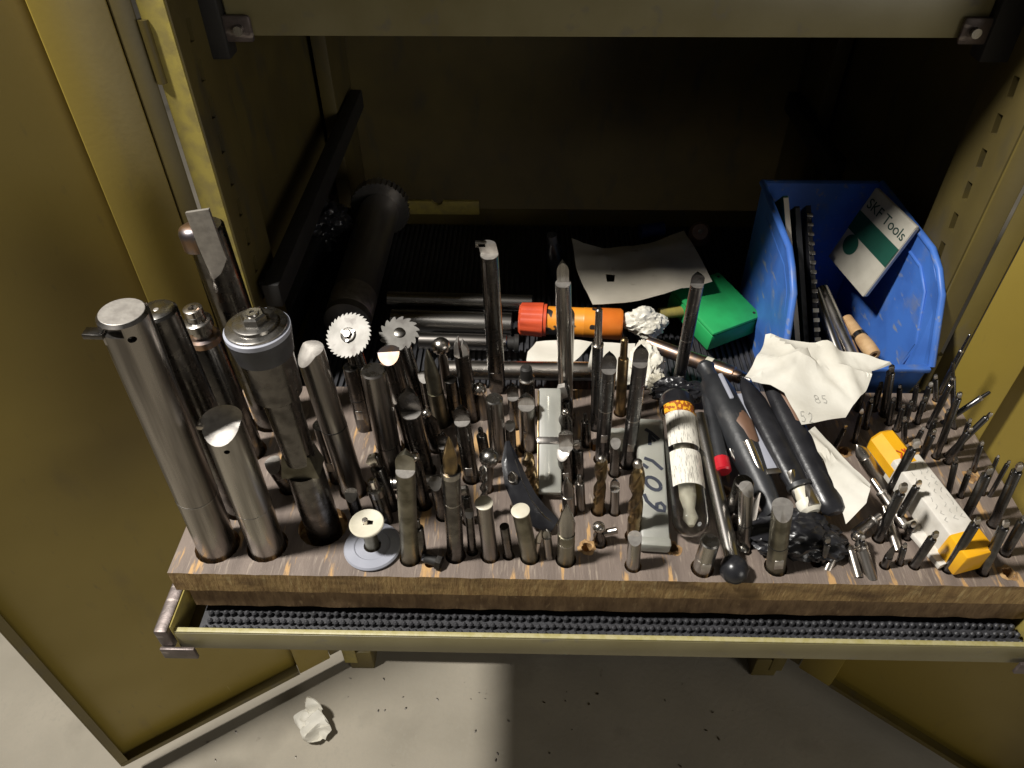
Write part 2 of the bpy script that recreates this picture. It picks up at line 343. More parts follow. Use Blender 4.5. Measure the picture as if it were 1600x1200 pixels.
# knobbly mat on the tray bottom
bm = bmesh.new(); box(bm, TX0 + .02, TY0 + .010, -.0995, TX1 - .01, TY1 - .005, -.090)
nx = 108
for j in range(3):
    for i in range(nx):
        x = TX0 + .030 + i * (TX1 - TX0 - .045) / (nx - 1) + random.uniform(-.0007, .0007); y = TY0 + .0165 + j * .0105 + random.uniform(-.0006, .0006); hz = random.uniform(-.0012, .0008)
        lathe(bm, [(-.090, .0036), (-.0835 + hz, .0032), (-.0815 + hz, .0012)], 8, mx=TR(x + (.0022 if j % 2 else 0), y, 0))
        if j < 2 and i < nx - 1:
            box(bm, x + .0005, y - .0011, -.0895, x + .0088, y + .0011, -.0858)
for i in range(96):
    x = TX0 + .030 + i * .0102
    box(bm, x, .84, -.0897, x + .005, TY1 - .008, -.085)
mt = obj('rubber_mat', bm, rubber); tag(mt, 'black knobbly rubber mat lining the pulled-out tray', 'mat')

# ------------------------------------------------------------------ tool board of two plywood layers
BX0, BX1, BY0, BY1 = -.416, .619, .490, .812
bd = thing('tool_board', 'dark stained thick wooden board drilled with rows of holes', 'board', (0, BY0, 0))
def boardlayer(nm, x0, y0, x1, y1, z0, z1, seg, jit):
    """plank with a slightly uneven sawn front edge"""
    bm = bmesh.new(); n = seg; top = []; bot = []
    for i in range(n + 1):
        x = x0 + (x1 - x0) * i / n
        top.append((bm.verts.new((x, y0 + jit * noise.noise(V((x * 40, 1, z0 * 90))) + jit * .6 * noise.noise(V((x * 190, 3, 0))), z1)), bm.verts.new((x, y1, z1))))
        bot.append((bm.verts.new((x, y0 + jit * noise.noise(V((x * 37, 9, z0 * 90))), z0)), bm.verts.new((x, y1, z0))))
    for i in range(n):
        bm.faces.new((top[i][0], top[i + 1][0], top[i + 1][1], top[i][1])); bm.faces.new((bot[i][0], bot[i][1], bot[i + 1][1], bot[i + 1][0]))
        bm.faces.new((bot[i][0], bot[i + 1][0], top[i + 1][0], top[i][0])); bm.faces.new((bot[i][1], top[i][1], top[i + 1][1], bot[i + 1][1]))
    bm.faces.new((bot[0][0], top[0][0], top[0][1], bot[0][1])); bm.faces.new((bot[n][0], bot[n][1], top[n][1], top[n][0]))
    return obj(nm, bm, None, bd)
up = boardlayer('upper_plank', BX0, 0, BX1, BY1 - BY0, -.036, 0, 160, .0010)
lo = boardlayer('lower_plank', BX0 + .012, .0035, BX1 - .004, BY1 - BY0 - .004, -.074, -.0365, 160, .0016)
HOLES = [(0.4290,0.6952,0.0000), (0.2555,0.6239,0.0000), (0.5626,0.5079,0.0000), (0.0757,0.5353,-0.0000), (0.1776,0.5363,0.0000), (0.5810,0.6532,0.0000), (0.0953,0.6963,0.0000), (0.3439,0.5178,0.0000), (-0.3132,0.6717,0.0000), (0.5094,0.6316,0.0000), (0.4768,0.5756,0.0000), (-0.1102,0.5093,0.0000)]
cb = bmesh.new()
for h in HOLES: lathe(cb, [(-.024, .0065), (.01, .0065)], 18, mx=TR(h[0], h[1] - BY0, 0))
cutter(up, cb)
def paint_board():
    for o, side in ((up, ply), (lo, ply2)):
        o.data.materials.clear(); o.data.materials.append(wood); o.data.materials.append(side); o.data.materials.append(bare)
        for p in o.data.polygons:
            c = p.center
            if p.normal.z > .9 and c.z > -.001: p.material_index = 0
            elif o is up and (abs(c.y) > .004 and c.y < BY1 - BY0 - .003 and c.x > BX0 + .003 and c.x < BX1 - .003) and p.area < .002: p.material_index = 2
            else: p.material_index = 1
paint_board()
BASES = []
for h in HOLES[:6]:
    # raised, chewed rim of bare wood round the drilled hole
    bm = bmesh.new(); n = 22
    ra = [6.6, 7.6, 10.5]; zz = [.0004, .0016, .0003]; rings = []
    for q, z in zip(ra, zz):
        rings.append([bm.verts.new((q * .001 * (1 + .42 * noise.noise(V((math.cos(a) * 2, math.sin(a) * 2, q + h[0] * 50)))) * math.cos(a), q * .001 * (1 + .42 * noise.noise(V((math.cos(a) * 2, math.sin(a) * 2, q + h[0] * 50)))) * math.sin(a), z)) for a in [2 * PI * i / n for i in range(n)]])
    for a, b in zip(rings, rings[1:]):
        for i in range(n): bm.faces.new((a[i], a[(i + 1) % n], b[(i + 1) % n], b[i]))
    o = obj('hole_rim', bm, bare, bd); o.location = (h[0], h[1] - BY0, 0)
# ------------------------------------------------------------------ tools standing in the board
G = 'tools standing in the drilled board'
GR = 'thin dark rods at the right of the board'
def stand(name, label, b, t, r, kind, m, cat='cutting tool', g=G, **k):
    root = thing(name, label, cat, b, g); L = aim(root, b, t); BASES.append((b[0], b[1], r)); KIND[kind](root, L, r, m, **k)
    if r > .0065 and kind in ('rod', 'half', 'slant', 'capped', 'spear') and random.random() < .55:
        z = L * random.uniform(.25, .55); obj('shank_ring', lt([(z, r * 1.008), (z + .0003, r * 1.02), (z + .0016, r * 1.02), (z + .0019, r * 1.008)], 22), random.choice((dark, satin, black_m)), root)
    if .008 < r < .014 and kind in ('rod', 'half', 'slant') and random.random() < .5:
        z = L * random.uniform(.1, .3); obj('clamp_flat', bx(-r * .45, -r * 1.015, z, r * .45, -r * .9, z + r * 1.5, r * .05), random.choice((satin, face)), root)
    return root
def shank(root, L, r, m, z0=-.018, ch=.12, nm='shank'):
    c = r * ch; return obj(nm, lt([(z0, r), (L - c, r), (L, r - c)], 22), m, root)
def k_rod(root, L, r, m, cap=None, **_):
    shank(root, L, r, m)
    if cap: obj('end_face', lt([(L + .0002, r * .86), (L + .0005, r * .84)], 22), cap, root)
def k_capped(root, L, r, m, cap=None, ch=.22, **_):
    shank(root, L - ch * r, r, m, ch=.02); obj('cap', lt([(L - ch * r, r * 1.06), (L - .0006, r * 1.08), (L, r * .98)], 24), cap, root)
def k_half(root, L, r, m, frac=None, cut=.1, fm=None, round_=True, sx=1, tilt=0, **_):
    """round bar with the top ground away to a D: flat faces the camera, bright ledge below it"""
    h = frac or 2.6 * r; z1 = L - h
    obj('shank', lt([(-.018, r), (z1 - .0003, r)], 22), m, root)
    obj('ground_ledge', lt([(z1 - .0002, r * .985), (z1 + .0004, r * .97)], 22), face, root)
    secs = []; K = 8
    for k in range(K + 1):
        t = k / K; z = z1 + h * t; s = 1
        if round_ and t > .55: s = math.sqrt(max(.02, 1 - ((t - .55) / .45) ** 2))
        secs.append([(p[0] * s * sx, p[1], z) for p in dsec(r, cut * r, z, 16)])
    obj('cutting_flat', loft(bmesh.new(), secs), fm or m, root)
def k_slant(root, L, r, m, drop=1.2, az=-PI / 2, fm=None, hole=False, ins=False, **_):
    """bar whose end is cut on the slant"""
    n = 28; bm = bmesh.new(); lo = []; hi = []
    for i in range(n):
        a = 2 * PI * i / n; x, y = r * math.cos(a), r * math.sin(a)
        lo.append(bm.verts.new((x, y, -.018))); q = (x * math.cos(az) + y * math.sin(az)) / r
        hi.append(bm.verts.new((x, y, L - drop * r * max(0, q) if drop > 0 else L)))
    for i in range(n): bm.faces.new((lo[i], lo[(i + 1) % n], hi[(i + 1) % n], hi[i]))
    bm.faces.new(lo[::-1]); c = bm.verts.new((0, 0, L))
    for i in range(n): bm.faces.new((hi[i], hi[(i + 1) % n], c))
    sh = obj('shank', bm, m, root)
    sh.data.materials.append(fm or face)
    for p in sh.data.polygons:
        if p.center.z > L - 1.3 * drop * r - .001 and abs(p.normal.z) > .3: p.material_index = 1
    if hole: cutter(sh, lt([(0, r * .14), (r, r * .14)], 12, mx=TR(r * .25, -r * .4, L - 1.3 * r) @ RX(PI / 2)))
def k_tipped(root, L, r, m, tip=.012, tr_=.45, tm=None, collar=None, cm=None, **_):
    """rod stepped down to a thinner nose, optional bright collar at the step"""
    z1 = L - tip; obj('shank', lt([(-.018, r), (z1 - r * .3, r), (z1, r * .8)], 20), m, root)
    obj('nose', lt([(z1 + .0001, r * tr_ * 1.1), (L - r * .25, r * tr_), (L, r * tr_ * .6)], 16), tm or m, root)
    if collar: obj('collar', lt([(z1 - r * collar, r * 1.06), (z1 - r * .1, r * 1.06), (z1 + r * .05, r * .9)], 20), cm or face, root)
def k_spear(root, L, r, m, tip=.03, wide=1.0, th=.35, tm=None, neck=None, **_):
    """shank ending in a flattened pointed blade"""
    z1 = L - tip; obj('shank', lt([(-.018, r), (z1, r)], 20), m, root)
    secs = []
    for t, w_, d_ in ((-.08, .9, .9), (.05, wide * .95, .75), (.35, wide, th * 1.2), (.7, wide * .62, th), (.93, wide * .2, th * .6), (1, .04, .05)):
        z = z1 + tip * t; secs.append([(r * w_ * math.cos(2 * PI * i / 12), r * d_ * math.sin(2 * PI * i / 12), z) for i in range(12)])
    obj('blade', loft(bmesh.new(), secs), tm or m, root)
    if neck: obj('collar', lt([(z1 - r * .8, r * 1.12), (z1 - r * .05, r * 1.12)], 20), neck, root)
def k_twist(root, L, r, m, frac=.5, turns=1.2, fm=None, tipm=None, depth=.5, **_):
    z1 = L * (1 - frac); obj('shank', lt([(-.018, r * .95), (z1, r * .95)], 20), m, root)
    obj('flutes', twist(r, z1 + .0001, L, turns, 2, depth, tip=.08), fm or m, root)
    if tipm: obj('point', lt([(L - r * .55, r * .62), (L + r * .15, r * .5), (L + r * .35, r * .1)], 12), tipm, root)
def k_ball(root, L, r, m, br=1.25, bm_=None, neck=.6, **_):
    """burr: ridged ball on a thinner neck"""
    R_ = r * br; z1 = L - 2 * R_
    obj('shank', lt([(-.018, r), (z1 - r, r), (z1, r * neck), (z1 + R_ * .3, r * neck)], 20), m, root)
    b = bmesh.new(); n = 28; secs = []
    for k in range(9):
        a = -PI / 2 + .25 + (PI - .5) * k / 8
        secs.append([(R_ * math.cos(a) * (1 + .07 * (i % 2)) * math.cos(2 * PI * (i + k * .7) / n), R_ * math.cos(a) * (1 + .07 * (i % 2)) * math.sin(2 * PI * (i + k * .7) / n), z1 + R_ + R_ * math.sin(a)) for i in range(n)])
    obj('burr_head', loft(b, secs), bm_ or steel, root)
def k_saw(root, L, r, m, R_=.02, teeth=30, tilt=(.6, 0, 0), depth=.003, th=.0022, hub=.35, screw=True, **_):
    obj('shank', lt([(-.018, r), (L - .012, r), (L - .006, r * .7), (L, r * .7)], 20), m, root)
    o = obj('saw_blade', saw(R_, teeth, th, depth), saw_m, root, False); o.location = (0, 0, L); o.rotation_euler = tilt
    h = obj('hub', lt([(-.004, R_ * hub * .9), (.0035, R_ * hub * .9), (.004, R_ * hub * .8)], 24), satin, o)
    if screw:
        s = obj('screw', lt([(.004, R_ * .2), (.0065, R_ * .2), (.0075, R_ * .16)], 6), dark, o)
        for k in range(3):
            a = 2 * PI * k / 3 + .4
            obj('hub_hole', lt([(.0012, R_ * .07), (.0044, R_ * .07)], 10, mx=TR(R_ * .26 * math.cos(a), R_ * .26 * math.sin(a), 0)), dark, o)
def k_notch(root, L, r, m, **_):
    """bar end milled with a slot between two sharp prongs"""
    z1 = L - 2.2 * r; obj('shank', lt([(-.018, r), (z1, r)], 20), m, root)
    for s in (-1, 1):
        secs = []
        for t, q in ((0, 1), (.6, .8), (1, .25)):
            secs.append([(s * r * (.18 + .75 * (u if s > 0 else u) * q), r * .75 * v, z1 + 2.2 * r * t * (1 if s < 0 else .82)) for u, v in ((0, -1), (1, -.5), (1, .5), (0, 1))])
        obj('prong', loft(bmesh.new(), secs), face, root)
def k_hook(root, L, r, m, **_):
    """boring bar: overhanging cutting nib at the top of a long bar, flat near the foot"""
    z1 = L - 1.0 * r; obj('shank', lt([(-.018, r), (L * .30, r), (L * .301, r * .995), (z1, r)], 22), m, root)
    obj('ground_ledge', lt([(z1 + .0001, r * .97), (z1 + .0006, r * .95)], 20), face, root)
    obj('cutting_nib', loft(bmesh.new(), [[(p[0] * 1.0 - r * .25 * t, p[1], z1 + 1.5 * r * t) for p in dsec(r * .95, .15 * r, 0, 14)] for t in (0, .45, .8)] ), face, root)
    obj('nib_tip', bx(-r * 1.45, r * .15, L - r * .25, -r * .3, r * .7, L + r * .35, r * .08), satin, root)
    obj('shank_flat', bx(-r * .72, -r * 1.04, L * .02, r * .72, -r * .80, L * .17, r * .05), dark, root)
def k_mini(root, L, r, m, head=1.0, hm=None, off=.55, **_):
    """small boring bar: dark rod, offset head with a bright ground tip"""
    z1 = L - 2.4 * r * head; obj('shank', lt([(-.018, r), (z1, r), (z1 + r * .2, r * .86)], 14), m, root)
    nk = obj('neck', lt([(z1 + r * .1, r * .62), (L - r * .3, r * .58), (L, r * .45)], 10, mx=TR(r * .25, r * .15, 0)), m, root)
    ti = bmesh.new(); s = r * head
    loft(ti, [[(-s * .75 + off * s, -s * .75, L - 1.5 * s), (s * .5, -s * .6, L - 1.4 * s), (s * .5, s * .35, L - 1.5 * s), (-s * .5, s * .35, L - 1.5 * s)],
              [(-s * 1.0, -s * .85, L - .5 * s), (s * .45, -s * .7, L - .35 * s), (s * .45, s * .3, L - .2 * s), (-s * .6, s * .3, L - .3 * s)],
              [(-s * .7, -s * .55, L + .15 * s), (s * .3, -s * .5, L + .25 * s), (s * .3, s * .15, L + .3 * s), (-s * .5, s * .15, L + .2 * s)]])
    obj('cutting_tip', ti, hm or steel, root)
KIND = dict(rod=k_rod, capped=k_capped, half=k_half, slant=k_slant, tipped=k_tipped, spear=k_spear, twist=k_twist, ball=k_ball, saw=k_saw, notch=k_notch, hook=k_hook, mini=k_mini)

# ---- the big bars at the left
b, t, r = (-0.3688,0.5298,0.0000),(-0.3597,0.5298,0.3523),0.0227
t1 = stand('boring_bar', 'thickest tall brown-grey steel bar leaning at the far left front of the board', b, t, r, 'rod', brown, 'boring bar'); L1 = (V(t) - V(b)).length
sh = t1.children[0]
for c_ in (bx(-r * 1.15, -r * 1.3, L1 - .013, r * .30, -r * .62, L1 - .0035), lt([(0, r * .15), (r * 1.2, r * .15)], 14, mx=TR(r * .52, -r * .3, L1 - .016) @ RX(PI / 2))): cutter(sh, c_)
obj('top_face', lt([(L1 + .0002, r * .88), (L1 + .0006, r * .86)], 28), face, t1)
obj('insert', bx(-r * 1.34, -r * .95, L1 - .0155, -r * .55, -r * .45, L1 - .010, .0007), dark, t1)
obj('insert_seat', loft(bmesh.new(), [[(p[0] * .55 - r * .15, -r * .66 - .012 * r + p[1] * .35, z) for p in dsec(r, -.4 * r, 0, 14)] for z in (L1 - .024, L1 - .0132)]), face, t1)
b, t, r = (-0.3573,0.5900,0.0000),(-0.3652,0.5900,0.3087),0.0197
t2 = stand('boring_bar', 'thick dark bar with a pale grey end face, behind the thickest bar', b, t, r, 'rod', dark, 'boring bar', cap=satin); L2 = (V(t) - V(b)).length
obj('centre_hole', lt([(L2 + .0003, r * .16), (L2 + .0009, r * .12)], 12), face, t2)
b, t, r = (-0.3706,0.6822,0.0000),(-0.3799,0.6822,0.2369),0.0180
t3 = stand('collet_rod', 'dark rod with a bright socket screw on its bronze-tinted stepped head', b, t, r, 'tipped', dark, 'tool holder', tip=.034, tr_=.62, tm=satin, collar=.55, cm=copper); L3 = (V(t) - V(b)).length
sc = obj('socket_screw', lt([(L3 - .0095, r * .58), (L3 + .004, r * .60), (L3 + .005, r * .5)], 20), steel, t3)
cutter(sc, lt([(L3 - .002, r * .30), (L3 + .02, r * .30)], 6))
obj('collar_ring', lt([(L3 - .022, r * .92), (L3 - .013, r * .92), (L3 - .0115, r * .8)], 22), satin, t3)
b, t, r = (-0.3086,0.5309,0.0000),(-0.3076,0.5309,0.2161),0.0209
t4 = stand('boring_bar', 'shorter bright steel bar with a slant-cut end, next to the thickest bar', b, t, r, 'slant', satin, 'boring bar', drop=.9, hole=True, az=-PI * .55); L4 = (V(t) - V(b)).length
obj('insert', bx(-r * 1.2, -r * .3, L4 - .010, -r * .85, r * .25, L4 - .0045, .0006), steel, t4)
b, t, r = (-0.3574,0.7431,0.0000),(-0.3666,0.7431,0.3121),0.0223
t5 = stand('bar_holder', 'tall black bar with a flat ground blade clamped at its rounded top', b, t, r, 'rod', dark, 'tool holder'); L5 = (V(t) - V(b)).length
obj('clamp_head', lt([(L5 - .024, r * .74), (L5 - .004, r * .74), (L5 + .001, r * .66), (L5 + .004, r * .45), (L5 + .0052, r * .15)], 22, mx=TR(-r * .48, -r * .30, 0)), copper, t5)
bl = bmesh.new()
loft(bl, [[(x0 * r, -r * 1.12, z), (x1 * r, -r * 1.06, z2), (x1 * r, -r * .88, z2), (x0 * r, -r * .94, z)] for x0, x1, z, z2 in ((-.12, 1.05, L5 + .030, L5 + .033), (-.08, 1.08, L5 - .012, L5 - .012), (-.02, 1.12, L5 - .034, L5 - .030), (.05, .55, L5 - .058, L5 - .050))])
obj('ground_blade', bl, face, t5)
b, t, r = (-0.2473,0.5604,0.0000),(-0.2568,0.5604,0.3166),0.0217
t6 = thing('collet_chuck', 'large dark arbor with a wide flanged head and hexagonal nut on top', 'tool holder', b, G); L6 = aim(t6, b, t)
obj('shank', lt([(-.018, r * .98), (L6 * .344, r * .98)], 26), dark, t6)
obj('shank_flat', loft(bmesh.new(), [[(-r * .98, -r * .75, L6 * .345), (r * .98, -r * .75, L6 * .345), (r * .98, r * .6, L6 * .345), (-r * .98, r * .6, L6 * .345)], [(-r * .72, -r * .55, L6 * .44), (r * .72, -r * .55, L6 * .44), (r * .72, r * .5, L6 * .44), (-r * .72, r * .5, L6 * .44)]]), olive_st, t6)
obj('arbor_body', lt([(L6 * .40, r * .80), (L6 * .70, r * .86), (L6 * .72, r * 1.15), (L6 - .034, r * 1.22)], 28), dark, t6)
obj('chuck_body', lt([(L6 - .036, r * 1.30), (L6 - .016, r * 1.42), (L6 - .0105, r * 1.44)], 36), rubber, t6)
obj('flange', lt([(L6 - .0104, r * 1.46), (L6 - .0055, r * 1.46), (L6 - .0045, r * 1.40)], 40), grey_pl, t6)
fr = obj('flange_ring', lt([(L6 - .0044, r * 1.36), (L6 - .002, r * 1.36), (L6 - .0012, r * 1.28)], 40), satin, t6)
cutter(fr, bx(-.004, 0, L6 - .02, .004, r * 2, L6 + .01))
obj('washer', lt([(L6 - .0011, r * .98), (L6 + .0025, r * .98), (L6 + .0032, r * .90)], 36), satin, t6)
obj('nut', lt([(L6 + .0033, r * .56), (L6 + .0095, r * .56), (L6 + .0115, r * .46)], 6), satin, t6)
cs = obj('centre_screw', lt([(L6 + .0116, r * .30), (L6 + .0135, r * .28)], 16), satin, t6)
cutter(cs, lt([(L6 + .0122, r * .13), (L6 + .03, r * .13)], 6))

# ---- tools of the left half
st = stand
st('turning_bar', 'brownish bar with a bright slanted end face, right of the arbor with the nut', (-0.2194,0.6184,0.0000),(-0.2334,0.6184,0.2355),0.0156, 'slant', brown, 'boring bar', drop=1.0, az=-PI * .8)
st('slitting_saw', 'larger saw-toothed disc on a dark shank, with a small hub', (-0.2069,0.7370,0.0000),(-0.2235,0.7370,0.1589),0.0110, 'saw', dark, 'saw cutter', R_=.0305, teeth=32, tilt=(.55, -.12, 0), depth=.0034)
st('slitting_saw', 'smaller coarse-toothed steel disc right of the bigger saw disc', (-0.1471,0.7661,0.0000),(-0.1654,0.7661,0.1393),0.0104, 'saw', dark, 'saw cutter', R_=.0265, teeth=15, tilt=(.34, .1, .2), depth=.0052, screw=False, hub=.3)
wd = st('woodruff_cutter', 'thick brown bar with a thin toothed cutter disc on top', (-0.1744,0.6516,0.0000),(-0.1770,0.6516,0.1773),0.0149, 'rod', brown, 'milling cutter')
L_ = 0
o = obj('cutter_disc', saw(.0165, 18, .004, .002), copper, wd, False); o.location = (-.001, 0, (V((-0.1630,0.6000,0.2235)) - V((0, 0, 0))).length * 0 + wd.children[0].dimensions.z - .018 + .001); o.rotation_euler = (.12, -.1, 0)
st('heat_tinted_bar', 'bar with bluish and coppery heat-tinted top, below the smaller saw disc', (-0.1535,0.7037,0.0000),(-0.1684,0.7037,0.1605),0.0135, 'slant', dark, 'boring bar', drop=.8, fm=copper)
st('ground_bar', 'dark bar with a large rounded flat face above a bright ledge, left centre', (-0.1314,0.6524,0.0000),(-0.1419,0.6524,0.1414),0.0127, 'half', dark, 'engraving cutter', frac=.034)
st('small_cutter', 'short dark rod with a small bright grooved tip, beside the large rounded flat', (-0.1184,0.6949,0.0000),(-0.1302,0.6949,0.0695),0.0114, 'ball', dark, 'milling cutter', br=.55, bm_=steel, neck=.5)
st('pointed_cutter', 'tall olive-grey cutter with a long sharp spear point', (-0.1173,0.7410,0.0000),(-0.1272,0.7410,0.1348),0.0111, 'spear', olive_st, 'cutting tool', tip=.075, wide=1.0, tm=olive_st)
st('ball_burr', 'ridged grey ball burr on a dark stem, above the long spear point', (-0.1136,0.8040,0.0000),(-0.1190,0.8040,0.0992),0.0072, 'ball', brown, 'burr', br=1.75)
st('slotted_bar', 'dark bar whose bright top is slotted into two sharp prongs', (-0.0757,0.7519,0.0000),(-0.0857,0.7519,0.1423),0.0107, 'notch', dark)
st('hooked_boring_bar', 'tallest slim bar of the middle with a hooked nib at the top', (-0.0416,0.8107,0.0000),(-0.0479,0.8107,0.2444),0.0120, 'hook', dark, 'boring bar')
st('plain_pin', 'plain round steel rod with a flat dull end, before the tall hooked bar', (-0.0352,0.6801,-0.0000),(-0.0391,0.6801,0.1071),0.0111, 'rod', satin, 'rod', cap=satin)
st('ground_bar', 'dark bar with a spiked flat and bright ledge, left of the plain round rod', (-0.0690,0.6404,0.0000),(-0.0777,0.6404,0.1255),0.0099, 'half', dark, 'engraving cutter', frac=.020, cut=.0)
st('needle_cutter', 'dark cutter with a long hollow-ground gold-rimmed point and pale collar', (-0.0808,0.5206,0.0000),(-0.0767,0.5206,0.2060),0.0100, 'spear', dark, 'cutting tool', tip=.050, wide=.8, tm=gold, neck=satin)
st('small_cutter', 'dark rod with a bright hooked nib, above the ringed tip', (-0.1672,0.5935,0.0000),(-0.1787,0.5935,0.0938),0.0089, 'mini', dark, hm=steel, head=1.0)
rg = st('ringed_tip', 'short dark rod with stacked bright rings behind the white disc', (-0.1714,0.5715,-0.0000),(-0.1787,0.5715,0.0781),0.0096, 'tipped', dark, 'cutting tool', tip=.016, tr_=.55, tm=steel, collar=1.2, cm=satin)
st('ground_bar', 'olive-grey bar with dark rounded flat and wide bright ledge, behind the large grey ring', (-0.1344,0.5160,0.0000),(-0.1231,0.5160,0.1814),0.0104, 'half', olive_st, 'engraving cutter', frac=.024)
st('small_cutter', 'small bright toothed tip poking up behind a dark rounded flat', (-0.1271,0.5963,0.0000),(-0.1319,0.5963,0.0961),0.0093, 'ball', dark, 'burr', br=.7, bm_=steel)
st('fluted_cutter', 'bar with a bright curved flute low at its side, in front of the steel pin', (-0.1370,0.5840,0.0000),(-0.1467,0.5840,0.0314),0.0071, 'spear', satin, tip=.03)
st('disc_cutter', 'short stem with a ragged flat disc head, left of the black curved blade', (-0.0472,0.6215,0.0000),(-0.0430,0.6215,0.0734),0.0060, 'ball', brown, 'burr', br=2.0, bm_=satin)
st('spiral_drill', 'thin spiral drill below the ragged disc head', (-0.0494,0.5806,0.0000),(-0.0482,0.5806,0.0963),0.0050, 'twist', satin, 'drill bit', frac=.9, turns=2.5, fm=satin)
st('white_topped_pin', 'left one of two brown pins with round off-white caps', (-0.0397,0.5213,0.0000),(-0.0444,0.5213,0.1004),0.0094, 'capped', brown, 'pin', cap=white_pl)
st('white_topped_pin', 'right one of two brown pins with round off-white caps', (0.0075,0.5204,0.0000),(-0.0043,0.5204,0.0890),0.0098, 'capped', olive_st, 'pin', cap=white_pl)
st('grooved_rod', 'dark rod with a hollowed bright nose, left of the flat clear sleeve', (0.0047,0.7610,0.0000),(0.0003,0.7610,0.0884),0.0105, 'tipped', dark, tip=.02, tr_=.75, tm=black_m, collar=.3, cm=steel)
st('ground_bar', 'short steel bar with a round flat over a bright ledge, before the hollowed nose', (0.0042,0.6947,0.0000),(0.0008,0.6947,0.0937),0.0109, 'half', satin, 'engraving cutter', frac=.014)
st('golden_drill', 'golden twisted drill left of the flat clear sleeve', (0.0136,0.6122,-0.0000),(0.0023,0.6122,0.0811),0.0079, 'twist', gold, 'drill bit', frac=.9, turns=1.6, fm=gold)
st('shouldered_cutter', 'tall steel cutter with a small flat tip above sloping shoulders', (0.0583,0.7593,0.0000),(0.0423,0.7593,0.2540),0.0098, 'half', satin, 'engraving cutter', frac=.028, sx=.75)
st('ground_bar', 'steel bar with a rounded flat and a thin bright ring at mid height', (0.0585,0.7961,0.0000),(0.0539,0.7961,0.1589),0.0096, 'half', satin, 'engraving cutter', frac=.022)
st('hooked_cutter', 'dark bar with a bright curved beak, below the rod with the thin ring', (0.0586,0.7416,0.0000),(0.0493,0.7416,0.0720),0.0109, 'mini', dark, hm=face, head=1.0)
st('small_cutter', 'dark rod with a tiny white square tip below the curved beak', (0.0569,0.6898,0.0000),(0.0509,0.6898,0.0788),0.0092, 'ball', dark, br=.45, bm_=steel)
st('flat_cutter', 'rod with a pale rectangular flat beside the clear sleeve', (0.0555,0.6448,0.0000),(0.0503,0.6448,0.0788),0.0089, 'half', dark, frac=.022, fm=satin, round_=False)
st('square_tip_cutter', 'dark rod with a bright white four-sided tip', (0.0552,0.6372,0.0000),(0.0479,0.6372,0.0566),0.0085, 'slant', dark, drop=1.1, az=-PI * .7)
st('spear_cutter', 'smaller of two spear-pointed steel cutters in the middle', (0.0560,0.5875,-0.0000),(0.0505,0.5875,0.0675),0.0082, 'spear', satin, tip=.035)
st('spear_cutter', 'larger leaf-shaped spear cutter near the front edge', (0.0499,0.5176,0.0000),(0.0466,0.5176,0.1039),0.0101, 'spear', olive_st, tip=.052, wide=1.0, tm=satin)
st('stepped_boring_bar', 'tallest thin black bar with a stepped narrow tip and bright ring', (0.0976,0.7348,0.0000),(0.0876,0.7348,0.2066),0.0070, 'tipped', carb, 'boring bar', tip=.055, tr_=.62, tm=satin, collar=.35, cm=steel)
st('chisel_bar', 'dark round bar with a large pointed-arch flat facing front', (0.1026,0.6757,0.0000),(0.0984,0.6757,0.1822),0.0091, 'half', carb, 'engraving cutter', frac=.022)
st('gold_reamer', 'slim golden reamer with a small square tip', (0.1347,0.7645,0.0000),(0.1278,0.7645,0.1370),0.0073, 'tipped', gold, 'reamer', tip=.034, tr_=.65, tm=gold)
st('ground_bar', 'round carbide bar with a neat round-topped flat and bright ledge', (0.1360,0.6683,0.0000),(0.1330,0.6683,0.1996),0.0090, 'half', carb, 'engraving cutter', frac=.022)
st('golden_drill', 'golden twist drill with a white tip below the pointed-arch bar', (0.0929,0.5902,0.0000),(0.0893,0.5902,0.0995),0.0077, 'twist', gold, 'drill bit', frac=.8, turns=1.0, fm=gold, tipm=steel)
st('golden_drill', 'golden twist drill with a white tip beside the written plastic sleeve', (0.1332,0.5521,0.0000),(0.1239,0.5521,0.1355),0.0088, 'twist', gold, 'drill bit', frac=.75, turns=1.1, fm=gold, tipm=steel)
bw = st('ball_joint_pin', 'dark pin with a shiny ball and a bright stub pointing right', (0.0915,0.5420,0.0000),(0.0871,0.5420,0.0379),0.0072, 'ball', dark, 'pin', br=1.0)
ns = bw.children[-1]
obj('side_stub', lt([(.006, .0042), (.022, .0042)], 14, mx=TR(0, 0, .018) @ RY(PI * .42)), steel, bw)
st('short_peg', 'short grey steel peg with a slanted bright top at the front edge', (0.1284,0.5102,0.0000),(0.1246,0.5102,0.0577),0.0080, 'slant', satin, 'peg', drop=1.0)
st('leaf_chip', 'small bright curved steel tip leaning beside the right white-capped pin', (0.0135,0.5223,0.0000),(0.0200,0.5223,0.0506),0.0037, 'spear', steel, tip=.022, wide=1.2)
st('short_peg', 'plain dark steel peg left of the long grey rod, at the front', (0.2089,0.5082,0.0000),(0.2092,0.5082,0.0542),0.0110, 'rod', satin, 'peg', cap=satin)
st('round_peg', 'thicker peg with a slanted bright top in front of the black block', (0.2953,0.5116,0.0000),(0.2762,0.5116,0.1147),0.0110, 'slant', olive_st, 'peg', drop=1.5)
st('short_peg', 'short peg with a slanted face right of the black ball end', (0.2649,0.5415,-0.0000),(0.2446,0.5415,0.1096),0.0080, 'slant', satin, 'peg', drop=1.4, az=-PI * .3)
st('dark_peg', 'dark rod between the red cap and the black tubes', (0.2562,0.5764,0.0000),(0.2563,0.5764,0.0770),0.0115, 'rod', dark, 'peg')
st('leaning_bar', 'tall polished rod leaning right with a bright rounded tip', (0.2207,0.8097,0.0000),(0.2199,0.8097,0.2047),0.0087, 'half', carb, 'boring bar', frac=.014)
